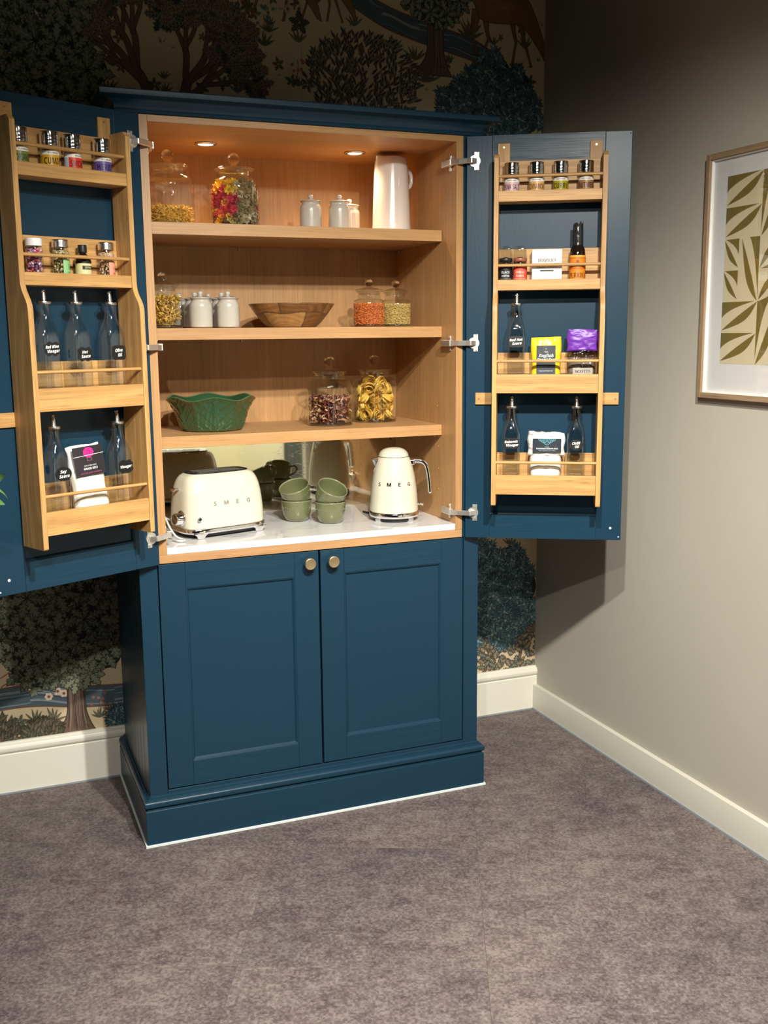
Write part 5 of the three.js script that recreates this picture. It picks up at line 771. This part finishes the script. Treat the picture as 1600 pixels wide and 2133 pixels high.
{ const t = thing('toaster', 'rounded cream two slot toaster with chrome base and lever', 'toaster', [-0.273, K.hm + 0.0004, 0.374], 0.288);
  const rows = [[0.128, 0.078, 0.0305, 4], [0.139, 0.0855, 0.0305, 4.2], [0.1408, 0.0872, 0.033, 4.2], [0.1410, 0.0872, 0.045, 4.2], [0.1402, 0.0862, 0.075, 4.2], [0.1385, 0.0838, 0.105, 4.1], [0.1355, 0.0798, 0.135, 4.0], [0.1318, 0.0755, 0.155, 3.9], [0.1270, 0.0705, 0.170, 3.8], [0.1215, 0.0650, 0.181, 3.7], [0.1145, 0.0588, 0.189, 3.6], [0.1060, 0.0520, 0.1938, 3.5], [0.1005, 0.0480, 0.1952, 3.5]];
  part('body', loft(rows, 96), M.cream, t, 'cream enamel body');
  part('top_panel', loft([[0.1022, 0.0495, 0.1935, 3.5], [0.1028, 0.0500, 0.1965, 3.5], [0.1010, 0.0485, 0.1978, 3.5], [0.0990, 0.0468, 0.1966, 3.5], [0.0005, 0.0005, 0.1966, 3.5]], 72), M.black, t, 'black slotted top');
  for (const z of [-0.021, 0.021]) part('slot', merge([box(0.150, 0.0016, 0.0022, 0, 0.1974, z - 0.0125, 'x', 0.0004), box(0.150, 0.0016, 0.0022, 0, 0.1974, z + 0.0125, 'x', 0.0004), box(0.0022, 0.0016, 0.027, -0.075, 0.1974, z, 'x', 0.0004), box(0.0022, 0.0016, 0.027, 0.075, 0.1974, z, 'x', 0.0004), ...[...Array(9)].map((_, i) => box(0.001, 0.001, 0.023, -0.06 + i * 0.015, 0.1971, z, 'x', 0))]), M.steel, t);
  part('base_trim', loft([[0.0005, 0.0005, 0.0145, 4.2], [0.134, 0.081, 0.0145, 4.2], [0.1432, 0.0895, 0.0155, 4.2], [0.1445, 0.0908, 0.020, 4.2], [0.1432, 0.0893, 0.0275, 4.2], [0.1415, 0.0876, 0.0306, 4.2], [0.130, 0.080, 0.0310, 4.2]], 96), M.chrome, t);
  part('underside', loft([[0.0005, 0.0005, 0.004, 4], [0.126, 0.072, 0.004, 4], [0.128, 0.074, 0.015, 4]], 48), M.black, t);
  for (const x of [-1, 1]) for (const z of [-1, 1]) { const s = new THREE.Shape(); s.moveTo(-0.010, 0); s.lineTo(0.010, 0); s.quadraticCurveTo(0.012, 0.010, 0.026, 0.0155); s.lineTo(-0.026, 0.0155); s.quadraticCurveTo(-0.012, 0.010, -0.010, 0); const g = extrude(s, 0.012, 0.0015); g.translate(x * 0.104, 0.0006, z > 0 ? 0.0755 : -0.0875); part('foot', g, M.chrome, t); }
  part('lever_slot', box(0.004, 0.075, 0.006, -0.1370, 0.118, 0.002, 'y', 0.001).rotateZ(-0.10).translate(0.012, -0.014, 0), M.black, t);
  part('lever', merge([box(0.022, 0.007, 0.010, -0.142, 0.150, 0.002, 'x', 0.002), new THREE.SphereGeometry(0.0078, 20, 14).scale(0.8, 0.8, 1.9).translate(-0.153, 0.150, 0.002)]), M.chrome, t);
  part('dial', merge([lathe([[0, 0], [0.025, 0], [0.0255, 0.004], [0.0235, 0.006], [0.019, 0.007], [0.018, 0.024], [0.016, 0.027], [0, 0.027]], 40).rotateZ(Math.PI / 2).translate(-0.1395, 0.062, 0.030)]), M.chrome, t);
  part('dial_cap', lathe([[0, 0], [0.0150, 0], [0.0145, 0.0012], [0, 0.0014]], 32).rotateZ(Math.PI / 2).translate(-0.1665, 0.062, 0.030), std({ color: C(0.16, 0.09, 0.06), metalness: 0.8, roughness: 0.3 }), t);
  const bz = 0.0862, bx = -0.1085; part('button', merge([lathe([[0.0045, 0], [0.0068, 0], [0.0070, 0.0014], [0.0050, 0.0024], [0.0045, 0.001]], 28).rotateX(Math.PI / 2).translate(bx, 0.062, bz - 0.001)]), M.chrome, t); part('button_cap', lathe([[0, 0], [0.0048, 0], [0.0046, 0.0016], [0, 0.0018]], 24).rotateX(Math.PI / 2).translate(bx, 0.062, bz - 0.0006), M.black, t);
  letters('SMEG', 0.0128, 0.0014).forEach((g, i) => { g.rotateX(-0.075); g.translate(-0.0530 + i * 0.0395, 0.105, 0.0828); part('letter', g, M.chrome, t); });
  part('flex', tube([[-0.10, 0.03, -0.080], [-0.145, 0.05, -0.075], [-0.168, 0.068, -0.04], [-0.180, 0.060, 0.0], [-0.181, 0.035, 0.030], [-0.172, 0.012, 0.050], [-0.160, 0.0045, 0.070], [-0.166, 0.0042, 0.088], [-0.180, 0.0042, 0.080], [-0.184, 0.0042, 0.050]], 0.0034, 60, 8), std({ color: C(0.55, 0.56, 0.56), roughness: 0.4 }), t, 'pale grey flex');
}

// ---------- framed print on the grey wall ----------
{ const z0 = 0.984, z1 = 1.496, y0 = 1.339, y1 = 2.050, x = XR, t = thing('framed_print', 'pale oak framed print of olive green leaf shapes on the grey wall', 'picture', [x, y0, (z0 + z1) / 2]);
  const W = z1 - z0, H = y1 - y0, f = 0.016, d = 0.024;
  const fr = [span(-d, -0.0008, 0, H, -W / 2, -W / 2 + f, 'y'), span(-d, -0.0008, 0, H, W / 2 - f, W / 2, 'y'), span(-d, -0.0008, 0, f, -W / 2 + f, W / 2 - f, 'z'), span(-d, -0.0008, H - f, H, -W / 2 + f, W / 2 - f, 'z')];
  fr.forEach((g) => part('frame_bar', g, std({ color: C(0.42, 0.30, 0.19), map: oakMap, roughness: 0.5 }), t));
  const sl = 0.0035; part('slip', merge([span(-d + 0.008, -0.004, f, H - f, -W / 2 + f, -W / 2 + f + sl, 'y', 0), span(-d + 0.008, -0.004, f, H - f, W / 2 - f - sl, W / 2 - f, 'y', 0), span(-d + 0.008, -0.004, f, f + sl, -W / 2 + f + sl, W / 2 - f - sl, 'z', 0), span(-d + 0.008, -0.004, H - f - sl, H - f, -W / 2 + f + sl, W / 2 - f - sl, 'z', 0)]), M.white, t, 'white inner slip');
  part('mount', span(-0.006, -0.0042, f, H - f, -W / 2 + f, W / 2 - f, 'z', 0), std({ color: C(0.72, 0.72, 0.71), roughness: 0.8 }), t, 'white mount board');
  const pm = print(720, 1080, (g, w, h) => {
    g.fillStyle = '#d9ccab'; g.fillRect(0, 0, w, h); g.fillStyle = '#776832';
    // a cell: leaf with a curved corner and a long blade, drawn in a unit square then placed
    const cell = (x, y, cw, ch, fx, fy, tr) => { g.save(); g.translate(x + (fx ? cw : 0), y + (fy ? ch : 0)); g.scale((fx ? -1 : 1) * cw, (fy ? -1 : 1) * ch); if (tr) g.transform(0, 1, 1, 0, 0, 0);
      g.beginPath(); g.moveTo(0, 0); g.lineTo(0.94, 0); g.bezierCurveTo(0.55, 0.10, 0.12, 0.28, 0, 0.52); g.closePath(); g.fill();
      g.beginPath(); g.moveTo(0, 0.92); g.bezierCurveTo(0.35, 0.55, 0.7, 0.25, 1.0, 0.02); g.bezierCurveTo(0.86, 0.42, 0.72, 0.62, 0.45, 0.74); g.bezierCurveTo(0.3, 0.82, 0.15, 0.86, 0, 0.92); g.closePath(); g.fill(); g.restore(); };
    const a = w / 2.45, r = h / 3, q = r / 2;
    cell(0, 0, a, q); cell(0, q, a, q); cell(a * 1.01, 0, a * 0.62, r, 0, 0, 1); cell(a * 1.65, 0, w - a * 1.65, r, 1, 0, 1);
    cell(0, r, a * 0.42, q, 1, 0, 0); cell(0, r + q, a * 0.42, q, 1, 0, 0); cell(a * 0.45, r, a * 0.55, r, 1, 0, 1); cell(a * 1.02, r, a * 0.6, q, 1, 1, 0); cell(a * 1.02, r + q, a * 0.6, q, 1, 1, 0); cell(a * 1.66, r, w - a * 1.66, r, 1, 0, 1);
    cell(0, 2 * r, a, q); cell(0, 2 * r + q, a, q); cell(a * 1.01, 2 * r, a * 0.62, r, 0, 0, 1); cell(a * 1.65, 2 * r, w - a * 1.65, q); cell(a * 1.65, 2 * r + q, w - a * 1.65, q);
  });
  const pg = new THREE.PlaneGeometry(0.357, 0.537); pg.rotateY(-Math.PI / 2); pg.translate(-0.0064, 1.7115 - y0, 0); part('print', pg, pm, t, 'print of leaf shapes');
  part('glazing', span(-0.0125, -0.0112, f, H - f, -W / 2 + f, W / 2 - f, 'z', 0), phys({ color: C(0.98, 0.98, 0.98), transmission: 1, thickness: 0, roughness: 0.01, ior: 1.45 }), t, 'clear glazing'); }

// ---------- leafy plant that reaches in at the left edge ----------
{ const t = thing('potted_plant', 'green leafy plant whose leaf tips show at the left edge', 'plant', [-1.425, 0, 1.12]);
  part('pot', lathe([[0, 0.001], [0.10, 0.001], [0.108, 0.01], [0.135, 0.24], [0.142, 0.25], [0.140, 0.262], [0.128, 0.262], [0.124, 0.23], [0, 0.225]], 40), M.ceramic, t);
  part('soil', new THREE.CylinderGeometry(0.122, 0.122, 0.01, 32).translate(0, 0.226, 0), std({ color: C(0.03, 0.02, 0.014), roughness: 1 }), t);
  const stems = [[[0, 0.22, 0], [0.03, 0.6, 0.01], [0.16, 0.98, 0.0], [0.35, 1.165, 0.0]], [[0.02, 0.22, 0.01], [-0.02, 0.7, 0.05], [-0.05, 1.05, 0.08]], [[-0.02, 0.22, 0], [-0.08, 0.6, -0.03], [-0.14, 0.95, 0.02]]];
  stems.forEach((s) => part('stem', tube(s, 0.0045, 40, 8), std({ color: C(0.10, 0.13, 0.04), roughness: 0.6 }), t));
  const leafMat = phys({ color: C(0.14, 0.30, 0.07), roughness: 0.4, transmission: 0.3, thickness: 0, side: THREE.DoubleSide });
  const leafG = (L, w, curl) => surface((u, v) => { const q = (u - 0.5) * 2, ww = w * Math.pow(Math.sin(Math.PI * Math.pow(v, 0.8) * 0.985 + 0.02), 0.9), b = curl * v * v; return [Math.cos(b * 0.6) * v * L, Math.sin(-b) * L * v * 0.7 + Math.abs(q) * ww * 0.35, q * ww]; }, 8, 24);
  const add = (x, y, z, L, w, curl, rx, ry, rz) => { const m = part('leaf', leafG(L, w, curl), leafMat, t); m.position.set(x, y, z); m.rotation.set(rx, ry, rz, 'YZX'); };
  add(0.435, 1.204, -0.02, 0.085, 0.012, -0.7, 1.1, 0, 0.25); add(0.43, 1.202, -0.02, 0.085, 0.009, 1.1, 0.5, -0.1, 0.25); add(0.43, 1.19, -0.02, 0.082, 0.012, 0.4, 1.2, 0.1, -0.28);
  part('stem', tube([[0.33, 1.15, 0.0], [0.39, 1.19, -0.012], [0.436, 1.202, -0.02]], 0.0028, 16, 8), std({ color: C(0.10, 0.13, 0.04), roughness: 0.6 }), t);
  for (let i = 0; i < 26; i++) { const s = stems[i % 3], c = new THREE.CatmullRomCurve3(s.map((p) => V(...p))), p = c.getPoint(rr(0.35, 0.9)); if (p.x > 0.25) continue; add(p.x, p.y, p.z, rr(0.09, 0.14), rr(0.012, 0.02), rr(-0.3, 0.9), rr(0, 0.8), rr(0, 6.28), rr(-0.2, 0.7)); }
}

renderer.render(scene, camera);
